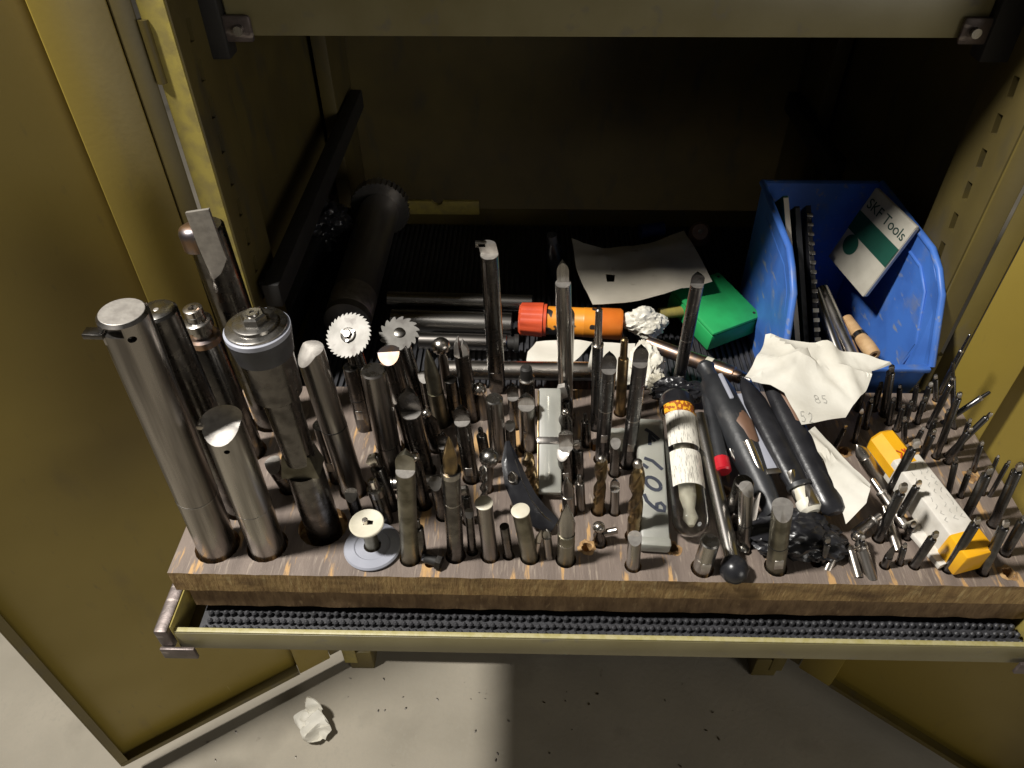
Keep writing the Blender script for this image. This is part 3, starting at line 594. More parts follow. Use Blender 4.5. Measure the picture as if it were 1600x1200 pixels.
# disc with flange: grey ring on the board, stem and white disc on top
b, t, r = (-0.1807,0.5296,0.0000),(-0.1820,0.5296,0.0479),0.0083
dc = thing('flanged_plug', 'white disc on a stem above a large grey plastic ring at the front edge', 'plug', b, G); L7 = aim(dc, b, t)
ob = lt([(.001, .0335), (.004, .0345), (.0065, .033), (.0068, .022), (.0055, .0205), (.0055, .0105), (.001, .0105)], 48, cap=False); obj('grey_ring', ob, grey_pl, dc)
obj('stem', lt([(-.015, .0082), (L7 - .002, .0082)], 20), olive_st, dc)
obj('white_disc', lt([(L7 - .002, .0195), (L7 + .0012, .0202), (L7 + .0022, .0192), (L7 + .0018, .0165), (L7 + .0014, .0155)], 40), white_pl, dc)
obj('pin_head', lt([(L7 + .0014, .0034), (L7 + .0075, .0034), (L7 + .0082, .0025)], 12, mx=TR(-.001, 0, 0)), steel, dc)
obj('pin_base', loft(bmesh.new(), [[(-.004, -.0035, L7 + .0012), (.008, -.0025, L7 + .0012), (.008, .003, L7 + .0012), (-.004, .004, L7 + .0012)], [(-.002, -.002, L7 + .004), (.002, -.0015, L7 + .0035), (.002, .002, L7 + .0035), (-.002, .002, L7 + .004)]]), dark, dc)

# ---- short dark pins filling the rows
PINS = [
 ((-0.2236,0.7292,0.0000),(-0.2263,0.7292,0.1142),0.0107, 'rod', dark, 'dark rod in shade between the slanted brown bar and the bigger saw disc'),
 ((-0.2435,0.6362,0.0000),(-0.2473,0.6362,0.1027),0.0108, 'rod', dark, 'dark rod close behind the arbor with the nut, at its right foot'),
 ((-0.3035,0.6201,0.0000),(-0.3150,0.6201,0.0495),0.0105, 'slant', dark, 'short black wedge-topped stub between the short bright bar and the arbor'),
 ((-0.1992,0.7459,0.0000),(-0.2059,0.7459,0.0604),0.0097, 'half', dark, 'short dark pin at the left of the rear row under the saw discs'),
 ((-0.1318,0.7509,0.0000),(-0.1368,0.7509,0.0815),0.0079, 'slant', dark, 'dark pin left of the long spear point in the rear row'),
 ((-0.0971,0.7477,0.0000),(-0.1007,0.7477,0.0769),0.0088, 'rod', dark, 'dark pin in the rear row under the ridged ball burr'),
 ((-0.0594,0.7522,0.0000),(-0.0636,0.7522,0.0640),0.0075, 'ball', brown, 'small burr on a stem left of the tall hooked bar'),
 ((-0.0130,0.7366,-0.0000),(-0.0181,0.7366,0.0744),0.0078, 'half', dark, 'dark pin right of the tall hooked bar in the rear row'),
 ((0.0844,0.7032,0.0000),(0.0781,0.7032,0.0590),0.0064, 'tipped', dark, 'small dark nosed pin left of the stepped black bar'),
 ((-0.1004,0.5787,0.0000),(-0.1059,0.5787,0.0664),0.0077, 'slant', dark, 'dark slanted pin at the right end of the crosswise steel pin'),
 ((-0.0679,0.5705,0.0000),(-0.0712,0.5705,0.0654),0.0065, 'mini', dark, 'small dark rod with a bright nib left of the spiral drill'),
 ((-0.0097,0.5944,0.0000),(-0.0151,0.5944,0.0686),0.0063, 'spear', satin, 'small pointed steel pin under the curved black blade'),
 ((0.0715,0.5928,0.0000),(0.0654,0.5928,0.0651),0.0059, 'tipped', brown, 'slim nosed pin left of the left golden drill'),
 ((0.1128,0.5886,0.0000),(0.1084,0.5886,0.0593),0.0058, 'half', satin, 'slim steel pin right of the left golden drill'),
 ((-0.1204,0.5198,0.0000),(-0.1203,0.5198,0.0696),0.0059, 'tipped', dark, 'slim dark pin at the front edge right of the grey ring'),
 ((-0.0613,0.5264,0.0000),(-0.0619,0.5264,0.0765),0.0052, 'slant', dark, 'slim dark pin at the front left of the white-capped pins'),
 ((-0.0177,0.5217,0.0000),(-0.0224,0.5217,0.0575),0.0056, 'rod', dark, 'slim dark pin standing between the two white-capped pins'),
 ((0.0302,0.5208,0.0000),(0.0250,0.5208,0.0551),0.0056, 'spear', satin, 'small bright pin left of the leaf-shaped spear cutter'),
 ((-0.1748,0.6857,0.0000),(-0.1769,0.6857,0.0790),0.0084, 'slant', brown, 'brownish pin left of the large rounded flat'),
 ((-0.1010,0.6530,0.0000),(-0.1049,0.6530,0.0673),0.0074, 'half', dark, 'dark pin between the grooved tip and the spiked flat'),
 ((-0.0533,0.6797,0.0000),(-0.0584,0.6797,0.0543),0.0071, 'tipped', dark, 'small dark pin left of the plain round rod'),
 ((-0.0172,0.6804,0.0000),(-0.0194,0.6804,0.0614),0.0067, 'slant', dark, 'small dark pin right of the plain round rod'),
 ((0.0713,0.6451,-0.0000),(0.0652,0.6451,0.0672),0.0065, 'mini', dark, 'dark rod with a small nib in the middle gap of the board'),
 ((0.1177,0.6514,0.0000),(0.1139,0.6514,0.0614),0.0065, 'slant', dark, 'dark pin beside the small clear wad'),
 ((-0.2059,0.5728,0.0000),(-0.2080,0.5728,0.0499),0.0078, 'slant', dark, 'short dark stub left of the ringed tip'),
]
for b, t, r, kd, m, lab in PINS: st('short_pin', lab, b, t, r, kd, m, 'pin', 'short pins filling the rows of the board', hm=steel, tip=.014)

# ---- thin rods at the right (names say how they lean and what is near)
RODS = [
 ((0.6002,0.8108,0.0000),(0.6009,0.8108,0.1123),0.0031, 'topmost dark rod at the right, reaching up beside the blue bin'),
 ((0.5952,0.7436,0.0000),(0.5479,0.7436,0.1196),0.0034, 'rod with a bright collar below the topmost rod at the right'),
 ((0.5615,0.7430,0.0000),(0.5593,0.7430,0.0937),0.0035, 'rod with a small bright tip right of the blue bin foot'),
 ((0.5858,0.7533,-0.0000),(0.6245,0.7533,0.0597),0.0038, 'slim rod leaning far right over the yellow door, the upper of two'),
 ((0.5654,0.6908,0.0000),(0.5895,0.6908,0.0814),0.0039, 'slim rod leaning far right over the yellow door, the lower of two'),
 ((0.5491,0.6882,0.0000),(0.5349,0.6882,0.1175),0.0045, 'long dark rod with a bright chipped tip at the right centre'),
 ((0.5629,0.7467,0.0000),(0.5627,0.7467,0.0650),0.0043, 'dark rod just left of the long rod with the chipped tip'),
 ((0.5177,0.6696,0.0000),(0.5140,0.6696,0.0706),0.0045, 'brownish rod behind the yellow cap of the long box'),
 ((0.4616,0.6203,0.0000),(0.4626,0.6203,0.1037),0.0056, 'thick dark rod crossing the yellow cap of the long box'),
 ((0.5205,0.6980,0.0000),(0.5201,0.6980,0.0459),0.0034, 'short rod with a pale curled tip above the yellow cap'),
 ((0.5608,0.6793,0.0000),(0.5653,0.6793,0.0661),0.0043, 'dark rod with a bright end left of the lower leaning slim rod'),
 ((0.4282,0.5538,0.0000),(0.4245,0.5538,0.1020),0.0058, 'thick dark rod with a round pale nose at the left end of the white box'),
 ((0.4589,0.5801,0.0000),(0.4602,0.5801,0.0769),0.0044, 'dark rod right beside the one with the round pale nose'),
 ((0.5367,0.6186,0.0000),(0.5186,0.6186,0.0751),0.0037, 'small dark rod with a glinting tip over the middle of the white box'),
 ((0.5839,0.6256,0.0000),(0.5729,0.6256,0.0729),0.0025, 'thin rod with a tiny bright nib, leftmost of three at the right edge'),
 ((0.5915,0.6227,-0.0000),(0.5871,0.6227,0.0672),0.0028, 'thin dark rod in the middle of three at the right edge'),
 ((0.5436,0.5846,0.0000),(0.5344,0.5846,0.0982),0.0055, 'dark rod with bright nib rising behind the end of the white box'),
 ((0.5756,0.5774,0.0000),(0.5588,0.5774,0.1124),0.0059, 'thick black rod cut by the right edge of the photograph'),
 ((0.4943,0.5118,0.0000),(0.4906,0.5118,0.0972),0.0052, 'front dark rod crossing the yellow end of the long box'),
 ((0.5337,0.5091,0.0000),(0.5195,0.5091,0.0970),0.0056, 'thick dark rod with a pale chipped head right of the yellow box end'),
 ((0.5718,0.5363,0.0000),(0.5650,0.5363,0.0715),0.0056, 'dark rod leaning out of the right edge behind the pale chipped head'),
 ((0.4575,0.5164,0.0000),(0.4592,0.5164,0.0649),0.0051, 'short dark rod with a dark hooked nose before the white box'),
 ((0.4231,0.5157,0.0000),(0.4205,0.5157,0.0406),0.0047, 'small dark cone-shaped stub at the front right'),
 ((0.4629,0.5564,0.0000),(0.4613,0.5564,0.0304),0.0044, 'small dark stub left of the white box'),
 ((0.5070,0.7671,0.0000),(0.4873,0.7671,0.0914),0.0056, 'dark bar with pale nose in front of the blue bin'),
 ((0.4155,0.6962,0.0000),(0.4178,0.6962,0.0507),0.0034, 'dark rod under the corner of the white sheet'),
 ((0.5314,0.7779,0.0000),(0.5172,0.7779,0.0470),0.0036, 'short rod in the crowded rear row, at its left end'),
 ((0.5282,0.7461,0.0000),(0.5210,0.7461,0.0482),0.0041, 'short rod with a white tip in the crowded rear row'),
 ((0.5514,0.7782,0.0000),(0.5401,0.7782,0.0495),0.0036, 'short rod with a bright nib in the middle of the crowded rear row'),
 ((0.5641,0.7784,0.0000),(0.5585,0.7784,0.0519),0.0042, 'short rod in the crowded rear row, near its right end'),
 ((0.5474,0.7527,0.0000),(0.5418,0.7527,0.0495),0.0041, 'short rod right of the white tip in the crowded rear row'),
 ((0.5165,0.7155,0.0000),(0.5020,0.7155,0.0468),0.0040, 'stubby dark rod left of the pale curled tip'),
 ((0.4959,0.7772,0.0000),(0.4899,0.7772,0.0520),0.0042, 'dark stub in shade below the corner of the white sheet'),
 ((0.4728,0.7414,0.0000),(0.4637,0.7414,0.0566),0.0040, 'dark stub in deep shade right of the white sheet'),
 ((0.4494,0.7144,0.0000),(0.4409,0.7144,0.0612),0.0035, 'second dark stub in deep shade, lower left of the first'),
 ((0.3519,0.5197,-0.0000),(0.3453,0.5197,0.0478),0.0043, 'dark bent stub at the front, left of the bright drill'),
 ((0.5918,0.7986,0.0000),(0.5738,0.7986,0.0482),0.0037, 'short rod standing close to the foot of the blue bin'),
 ((0.4656,0.7964,0.0000),(0.4607,0.7964,0.0436),0.0036, 'small dark pin under the right corner of the white sheet'),
 ((0.4732,0.7768,0.0000),(0.4684,0.7768,0.0448),0.0040, 'small dark pin right below the torn corner of the white sheet'),
 ((0.5073,0.7495,0.0000),(0.4986,0.7495,0.0494),0.0039, 'dark pin left of the crowded rear row at the right'),
 ((0.5136,0.7372,0.0000),(0.5071,0.7372,0.0494),0.0039, 'dark pin in front of the crowded rear row, at its left'),
 ((0.5407,0.7042,0.0000),(0.5347,0.7042,0.0553),0.0038, 'dark pin behind the rod with the brownish shaft'),
 ((0.5882,0.7050,0.0000),(0.5796,0.7050,0.0553),0.0034, 'thin pin between the long chipped rod and the lower leaning slim rod'),
 ((0.5886,0.6653,0.0000),(0.5782,0.6653,0.0552),0.0033, 'thin pin near the right rear corner of the board'),
 ((0.5542,0.6220,0.0000),(0.5464,0.6220,0.0494),0.0036, 'thin pin standing over the middle of the board behind the white box'),
 ((0.5915,0.5973,0.0000),(0.5825,0.5973,0.0495),0.0035, 'thin pin beneath the three rods at the right edge'),
 ((0.4415,0.5196,0.0000),(0.4351,0.5196,0.0380),0.0037, 'small stub right of the cone-shaped stub at the front'),
 ((0.3961,0.5294,0.0000),(0.3911,0.5294,0.0380),0.0034, 'small stub beside the bright polished drill'),
 ((0.5713,0.7165,0.0000),(0.5539,0.7165,0.0610),0.0035, 'short dark rod behind the long rod with the chipped tip'),
]
for i, (b, t, r, lab) in enumerate(RODS):
    if i in (0, 1, 2, 3): st('dark_rod', lab, b, t, r, 'tipped', carb, 'boring bar', GR, tip=.028 if i < 2 else .012, tr_=.6, tm=carb, collar=.9, cm=steel)
    elif i in (22,): st('dark_stub', lab, b, t, r, 'spear', carb, 'boring bar', GR, tip=.022)
    else: st('dark_rod', lab, b, t, r, 'mini', carb, 'boring bar', GR, head=random.uniform(.8, 1.15), hm=random.choice((steel, steel, satin, face)), off=random.uniform(.2, .7))
# the drilled holes the tools stand in, a little wider than their shanks
cb = bmesh.new(); kept = []
for x, y, r in BASES + [(t6.location.x, t6.location.y, .026)]:
    q = r * 1.12 + .0012
    if y - q < BY0 + .003 or y + q > BY1 - .003 or x + q > BX1 - .003 or any((x - a) ** 2 + (y - c) ** 2 < (q + d + .0008) ** 2 for a, c, d in kept): continue
    kept.append((x, y, q)); lathe(cb, [(-.015, q), (.01, q)], 18, mx=TR(x, y - BY0, 0))
for h in HOLES: pass
cutter(up, cb); paint_board()
# ------------------------------------------------------------------ things lying in and on the board
def lay(name, label, cat, b, t, r, group=None):
    root = thing(name, label, cat, b, group); return root, aim(root, b, t), r
GM = 'black tool sleeves piled on the board'
# steel pin lying between the rods
p, L, r = lay('steel_pin', 'bright steel pin lying crosswise among the tools behind the grey ring', 'pin', (-0.1759,0.6188,0.0120),(-0.1044,0.6243,0.0120),0.0090); obj('pin_body', lt([(0, r * .9), (.002, r), (L - .002, r), (L, r * .9)], 20), steel, p); obj('pin_groove', lt([(L * .1, r * 1.02), (L * .1 + .002, r * 1.02)], 20), dark, p)
# black clip in front of the needle cutter
p, L, r = lay('black_clip', 'small black bolt with a grey end lying at the front edge', 'bolt', (-0.1159,0.5116,0.0070),(-0.0958,0.5055,0.0060),0.0060); obj('bolt_body', lt([(0, r), (L * .7, r)], 12), black_m, p); obj('bolt_head', lt([(L * .7, r * 1.5), (L, r * 1.5)], 6), dark, p); obj('bolt_end', lt([(-.003, r * .7), (0, r * .7)], 12), grey_pl, p)
# curved black blade
K = [(-0.0215,0.6363,0.0750), (-0.0179,0.6147,0.0640), (-0.0105,0.5942,0.0500), (0.0006,0.5761,0.0360), (0.0163,0.5640,0.0220), (0.0366,0.5567,0.0120)]
bm = bmesh.new(); wds = [.003, .011, .0145, .0155, .015, .010]
secs = []
for k, p_ in enumerate(K):
    a = V(K[max(0, k - 1)]); c_ = V(K[min(5, k + 1)]); d = (c_ - a).normalized(); nrm = V((.25, -.80, .55)); s = d.cross(nrm).normalized(); nn = s.cross(d).normalized()
    q = wds[k]; secs.append([V(p_) + s * q, V(p_) + s * q * .5 + nn * .003, V(p_) - s * q * .5 + nn * .003, V(p_) - s * q, V(p_) - nn * .002])
loft(bm, secs); bmesh.ops.subdivide_edges(bm, edges=bm.edges[:], cuts=2, smooth=1.0)
o = obj('curved_blade', bm, black_pl); tag(o, 'glossy black curved plastic blade standing between the rods', 'blade')
o2 = obj('worn_edge', tube(bmesh.new(), [V(p_) + V((.0085, -.002, .001)) * (wds[k] / .0145) for k, p_ in enumerate(K)], .0008, 6), satin, o)
# clear flat sleeve standing among the tools
p, L, r = lay('clear_sleeve', 'flat clear plastic sleeve holding a tool, standing left of the middle', 'plastic sleeve', (0.0319,0.6059,0.0120),(0.0320,0.7319,0.0750),0.0149)
obj('sleeve_body', bx(-r, -.006, 0, r, .006, L, .003), frosty, p); obj('held_tool', lt([(.010, r * .28), (L * .5, r * .28), (L * .52, r * .45), (L - .012, r * .45)], 14, sq=(1, .6)), satin, p)
obj('sleeve_edge', bx(-r - .0012, -.0065, .002, -r + .0012, .0065, L - .004, .0008), gold, p)
obj('band', bx(-r - .0016, -.0072, L * .45, r + .0016, .0072, L * .52, .001), brown, p)
# written frosted sleeve
p, L, r = lay('written_sleeve', 'frosted plastic sleeve with hand written digits', 'plastic sleeve', (0.1546,0.5270,0.0100),(0.1643,0.7069,0.0400),0.0173)
obj('sleeve_body', bx(-r, -.010, 0, r, .007, L, .004), frosty, p); obj('held_tool', lt([(.012, r * .4), (L * .35, r * .4), (L * .36, r * .3), (L * .85, r * .3)], 14, sq=(1, .45)), satin, p)
obj('inner_liner', bx(-r * .85, -.004, L * .30, r * .85, -.001, L * .96, .001), whitebox, p)
obj('sleeve_end', bx(-r - .001, -.0112, -.001, r + .001, .0078, L * .06, .003), frosty, p)
def wr(pts): return [((x - .5) * 2 * r, -.0104, L * (1 - y)) for x, y in pts]
DIG = [wr([(.30, .10), (.52, .13), (.80, .185)]), wr([(.50, .12), (.46, .17), (.44, .235)]), wr([(.50, .165), (.66, .20)]),
       wr([(.22, .345), (.52, .365), (.86, .43)]), wr([(.15, .395), (.34, .425)]),
       wr([(.5 + .27 * math.cos(a) * 1.0, .545 + .045 * math.sin(a) + .02 * math.cos(a)) for a in [2 * PI * i / 14 for i in range(15)]]),
       wr([(.16, .63), (.25, .68), (.42, .715), (.62, .745), (.84, .75), (.86, .715), (.74, .69), (.60, .70), (.58, .735)])]
strokes('written_digits', DIG, .0046, ink, p, (0, -1, 0))
# clear vial with a printed label
p, L, r = lay('clear_vial', 'clear round-bottomed plastic vial with white and orange printed label', 'vial', (0.1990,0.5393,0.0220),(0.2025,0.7318,0.0520),0.0218)
wl_ = [(0, r * .25), (.003, r * .62), (.010, r * .92), (.018, r), (L * .93, r)]
obj('vial_wall', lt(wl_ + [(z + (.0012 if k == 0 else .0008), max(.0005, q - .0012)) for k, (z, q) in reversed(list(enumerate(wl_)))], 40, cap=True), clear, p)
obj('held_tool', lt([(.012, r * .16), (.022, r * .42), (.034, r * .30), (.050, r * .48), (L * .9, r * .50)], 18), white_pl, p)
lb = bmesh.new()
def arc(z0, z1, a0, a1, q, n=16):
    v = [[lb.verts.new((q * math.sin(a0 + (a1 - a0) * i / n), -q * math.cos(a0 + (a1 - a0) * i / n), z)) for i in range(n + 1)] for z in (z0, z1)]
    for i in range(n): lb.faces.new((v[0][i], v[0][i + 1], v[1][i + 1], v[1][i]))
arc(L * .30, L * .555, -1.05, 1.25, r * 1.012); obj('label', lb, lab_print, p)
lb = bmesh.new(); arc(L * .60, L * .86, -1.05, 1.25, r * 1.012); obj('label', lb, lab_print, p)
lb = bmesh.new(); arc(L * .86, L * .965, -1.1, 1.3, r * 1.014); obj('label_head', lb, lab_head, p)
obj('vial_cap', lt([(L * .94, r * 1.05), (L * 1.02, r * 1.05), (L * 1.06, r * .85), (L * 1.08, r * .5)], 24), black_pl, p)
# black sleeves and rods of the mound
def hull(name, m, parent, secs, n=20, sq=1, yo=0):
    """rounded sleeve: list of (z, rx, x offset)"""
    return obj(name, loft(bmesh.new(), [[(x + q * math.cos(2 * PI * i / n), yo + q * sq * math.sin(2 * PI * i / n), z) for i in range(n)] for z, q, x in secs]), m, parent)
p, L, r = lay('rubber_grip_tool', 'dusty black shaped handle with a worn brown patch, largest of the pile', 'handle', (0.3006,0.5641,0.0300),(0.2482,0.8018,0.0620),0.0232, GM)
hull('grip', dusty_pl, p, [(0, r * .50, 0), (L * .12, r * .62, 0), (L * .34, r * .84, 0), (L * .55, r, .001), (L * .76, r * .98, 0), (L * .85, r * .80, 0), (L * .89, r * .50, 0), (L * .93, r * .46, 0), (L * .97, r * .56, 0), (L, r * .35, 0)])
hull('worn_patch', wood_b, p, [(L * .36, r * .2, .006), (L * .40, r * .52, .006), (L * .52, r * .70, .005), (L * .60, r * .55, .005), (L * .63, r * .15, .004)], sq=.9, yo=-r * .42)
obj('grip_scuff', bx(r * .05, -r * 1.06, L * .66, r * .32, -r * .9, L * .84, .002), grey_pl, p)
p, L, r = lay('grey_rod', 'long dull grey rod with a black ball end, left of the red cap', 'rod', (0.2421,0.4992,0.0120),(0.2286,0.7080,0.0520),0.0099, GM)
obj('rod', lt([(.012, r), (L, r)], 18), satin, p); obj('ball_end', lt([(-.016, r * .5), (-.012, r * 1.2), (-.003, r * 1.7), (.006, r * 1.6), (.013, r * 1.1), (.016, r * .8)], 22), black_pl, p)
p, L, r = lay('red_capped_tube', 'slim grey tube ending in a red plastic cap', 'tube', (0.2469,0.6216,0.0400),(0.2455,0.7418,0.0550),0.0108, GM)
obj('tube', lt([(.016, r * .9), (L, r * .8)], 18), dusty_pl, p); obj('red_cap', lt([(0, r * .8), (.002, r), (.019, r), (.021, r * .85)], 12), red, p)
p, L, r = lay('black_sleeve', 'left black tool sleeve with a bright cutter showing in its clear end', 'plastic sleeve', (0.3409,0.5656,0.0400),(0.2912,0.7590,0.0750),0.0162, GM)
hull('sleeve', black_pl, p, [(.030, r * .9, 0), (.05, r, 0), (L * .55, r, 0), (L * .8, r * .92, 0), (L * .93, r * .6, 0), (L, r * .12, 0)], sq=.62)
hull('open_end', foam, p, [(-.004, r * .55, 0), (0, r * .86, 0), (.006, r * .93, 0), (.012, r * .90, 0)], sq=.8)
obj('held_cutter', twist(r * .80, .0005, .050, .35, 2, .5), steel, p); hull('sleeve_lining', white_pl, p, [(.012, r * .70, 0), (.0295, r * .72, 0)], sq=.8)
obj('open_lip', loft(bmesh.new(), [[(r * q * math.cos(a), r * q * .8 * math.sin(a) - .001, z) for a in [2 * PI * i / 20 for i in range(20)]] for z, q in ((.0285, 1.02), (.034, 1.02))]), dusty_pl, p)
p, L, r = lay('black_sleeve', 'right black tool sleeve with a brown label strip on its side', 'plastic sleeve', (0.3659,0.5627,0.0420),(0.3192,0.7874,0.0850),0.0167, GM)
hull('sleeve', black_pl, p, [(.026, r * .95, 0), (.05, r, 0), (L * .6, r, 0), (L * .85, r * .82, 0), (L * .95, r * .5, 0), (L, r * .1, 0)], sq=.65)
hull('end_cap', black_pl, p, [(-.004, r * .55, 0), (0, r * .85, 0), (.012, r, 0), (.030, r * 1.02, 0)], sq=.67)
hull('brown_strip', wood_b, p, [(L * .50, r * .10, .004), (L * .53, r * .36, .004), (L * .76, r * .40, .004), (L * .80, r * .12, .004)], sq=.7, yo=-r * .42)
p, L, r = lay('steel_rod', 'bright steel rod lying below the shaped black handle', 'rod', (0.3034,0.5632,0.0300),(0.2798,0.6556,0.0600),0.0067, GM)
obj('rod', lt([(0, r * .8), (.002, r), (L, r)], 16), steel, p); obj('rod_tip', lt([(-.004, r * .4), (0, r * .75)], 12), satin, p)
p, L, r = lay('steel_strip', 'flat grey steel strip between the two black sleeves', 'strip', (0.3045,0.6171,0.0500),(0.2886,0.7372,0.0660),0.0106, GM)
obj('strip', bx(-r, -.001, 0, r, .001, L, .0006), grey_pl, p); obj('bent_end', bx(-r * .9, -.0035, -.0065, r * .9, -.0015, .0015, .0006), steel, p)
p, L, r = lay('silver_blade', 'silvery pointed blade leaning below the steel rod', 'blade', (0.2604,0.5350,0.0040),(0.2762,0.5835,0.0500),0.0084, GM)
obj('blade', loft(bmesh.new(), [[(-r, 0, 0), (0, -.002, 0), (r, 0, 0), (0, .002, 0)], [(-r * .7, 0, L * .6), (0, -.002, L * .6), (r, 0, L * .6), (0, .002, L * .6)], [(r * .5, 0, L), (r * .6, -.001, L), (r * .8, 0, L), (r * .6, .001, L)]]), steel, p)
obj('blade_foot', lt([(-.004, r * 1.0), (0, r * 1.05), (.002, r * .9)], 16), satin, p)
def wad(nm, lab, q, rad, sq, m, seed, cat, rough=.45):
    bm = bmesh.new(); bmesh.ops.create_icosphere(bm, subdivisions=5, radius=rad)
    for v in bm.verts:
        d = v.co.normalized(); s = V((seed, seed * .3, 1)); v.co *= 1 + rough * (.8 * noise.noise(d * 1.5 + s) - .75 * abs(noise.noise(d * 2.4 + s)) - .42 * abs(noise.noise(d * 5 + s)) - .16 * abs(noise.noise(d * 11 + s)) + .3); v.co = V((v.co.x * sq[0], v.co.y * sq[1], v.co.z * sq[2]))
    o = obj(nm, bm, m); o.location = q; return tag(o, lab, cat)
wad('black_bag', 'glossy black crumpled plastic bag under the ends of the black sleeves', (0.3254,0.5460,0.0160), .046, (1.25, .72, .55), black_pl, 4.4, 'bag', .4)
wad('black_bag', 'small black crumpled bag at the foot of the tall leaning rod', (0.2170,0.7863,0.0220), .030, (1.3, .6, .6), black_pl, 7.7, 'bag', .5)
bm = bmesh.new(); box(bm, -.014, -.012, -.01, .014, .012, .018, .006); bmesh.ops.subdivide_edges(bm, edges=bm.edges[:], cuts=2, use_grid_fill=True)
for v in bm.verts: v.co += V((noise.noise(v.co * 70), noise.noise(v.co * 70 + V((3, 3, 3))), noise.noise(v.co * 65 + V((9, 1, 1))))) * .004
o = obj('grey_wad', bm, frosty); o.location = (0.1207,0.6900,0.0200); tag(o, 'small clear crumpled plastic wad between the gold drill and the carbide bar', 'wad')
# paper sheets
def px_sheet(nm, lab, cat, pts, m, **k):
    c = V(pts[0]); bm = sheet(bmesh.new(), [V(q) - c for q in pts], **k); o = obj(nm, bm, m); o.location = c; tag(o, lab, cat); return o, c
PS = [(0.3283,0.8159,0.1000), (0.3812,0.7982,0.1040), (0.4356,0.7864,0.1000), (0.4860,0.7716,0.0920), (0.4889,0.7710,0.0880), (0.4604,0.7599,0.0860), (0.4452,0.7309,0.0780), (0.4070,0.6875,0.0700), (0.3463,0.6706,0.0780), (0.3380,0.6855,0.0880), (0.3315,0.7093,0.0920), (0.3177,0.7235,0.0920), (0.2959,0.7255,0.0920), (0.2898,0.7403,0.0920), (0.3089,0.7744,0.0960)]
s1, c1 = px_sheet('paper_sheet', 'large white torn sheet with faint pencil figures, draped over the rods before the blue bin', 'paper', PS, paper, cuts=7, amp=.005, fr=19, folds=[((.06, -.03), .5, .007, .012), ((.02, -.02), -.9, .006, .010), ((.085, -.045), 1.9, .008, .014), ((.05, -.055), -.15, .006, .010)])
S2 = [(0.3517,0.6581,0.0750), (0.3669,0.6701,0.0720), (0.3810,0.6410,0.0660), (0.4143,0.5927,0.0550), (0.4014,0.5665,0.0500), (0.3890,0.5562,0.0460), (0.3778,0.5488,0.0360), (0.3753,0.5654,0.0460), (0.3682,0.5943,0.0580), (0.3591,0.6262,0.0680)]
s2, c2 = px_sheet('paper_strip', 'narrow folded white paper strip right of the black sleeves', 'paper', S2, paper, cuts=6, amp=.003, fr=26, folds=[((.02, -.03), -.9, .005, .008), ((.045, -.07), -.7, .004, .008)])
S3 = [(0.0808,1.2002,0.0160), (0.1027,1.1874,0.0120), (0.1414,1.1835,0.0040), (0.1889,1.1832,0.0060), (0.2199,1.1945,0.0100), (0.2887,1.2155,0.0220), (0.3023,1.1393,0.0220), (0.3118,1.0577,0.0220), (0.2698,1.0434,0.0160), (0.1876,1.0162,0.0100), (0.1077,1.0061,0.0100), (0.0963,1.0527,0.0100), (0.0854,1.1069,0.0120)]
H3 = [(0.1346,1.0911,0.0100), (0.1522,1.0895,0.0100), (0.1485,1.0704,0.0100), (0.1355,1.0720,0.0100)]
c = V(S3[0]); s3 = obj('paper_card', sheet(bmesh.new(), [V(q) - c for q in S3], cuts=5, amp=.005, fr=12, folds=[((.05, -.06), .25, .006, .03), ((.12, -.05), -1.1, .005, .03)], hole=[V(q) - c for q in H3]), paper_g); s3.location = c
tag(s3, 'card darkened for shade with a small square hole lying in the rear of the tray', 'card')
from mathutils.bvhtree import BVHTree
def scrib(nm, q, size, glyphs, m, parent, c, ang=0):
    ls = []; bv = BVHTree.FromPolygons([v.co for v in parent.data.vertices], [p.vertices[:] for p in parent.data.polygons])
    def on(p):
        h = bv.ray_cast(V((p.x, p.y, .3)), V((0, 0, -1)))[0]
        return (h or p) + V((0, 0, .0004))
    for gi, gl in enumerate(glyphs):
        for pl in gl:
            ls.append([V(q) - c + V((math.cos(ang) * (x + gi * 1.25) - math.sin(ang) * y * 1.3, math.sin(ang) * (x + gi * 1.25) + math.cos(ang) * y * 1.3, 0)) * size for x, y in pl])
    fine = []
    for pl in ls:
        r_ = []
        for a, b in zip(pl, pl[1:]): r_ += [on(a.lerp(b, k / 4)) for k in range(4)]
        fine.append(r_ + [on(pl[-1])])
    return strokes(nm, fine, size * .12, m, parent)
G8 = [[(.5 + .32 * math.cos(a), .75 + .25 * math.sin(a)) for a in [2 * PI * i / 10 for i in range(11)]], [(.5 + .4 * math.cos(a), .25 + .27 * math.sin(a)) for a in [2 * PI * i / 10 for i in range(11)]]]
G5 = [[(.85, 1), (.3, 1), (.25, .58), (.6, .62), (.82, .35), (.6, .05), (.2, .1)]]
G2 = [[(.2, .8), (.45, 1), (.75, .85), (.65, .5), (.2, .05), (.85, .05)]]
scrib('pencil_figures', (0.3708,0.7031,0.1030), .0085, [G8, G5], ink_l, s1, c1, .12)
scrib('pencil_figures', (0.3447,0.6709,0.0970), .0085, [G5, G2], ink_l, s1, c1, .12)
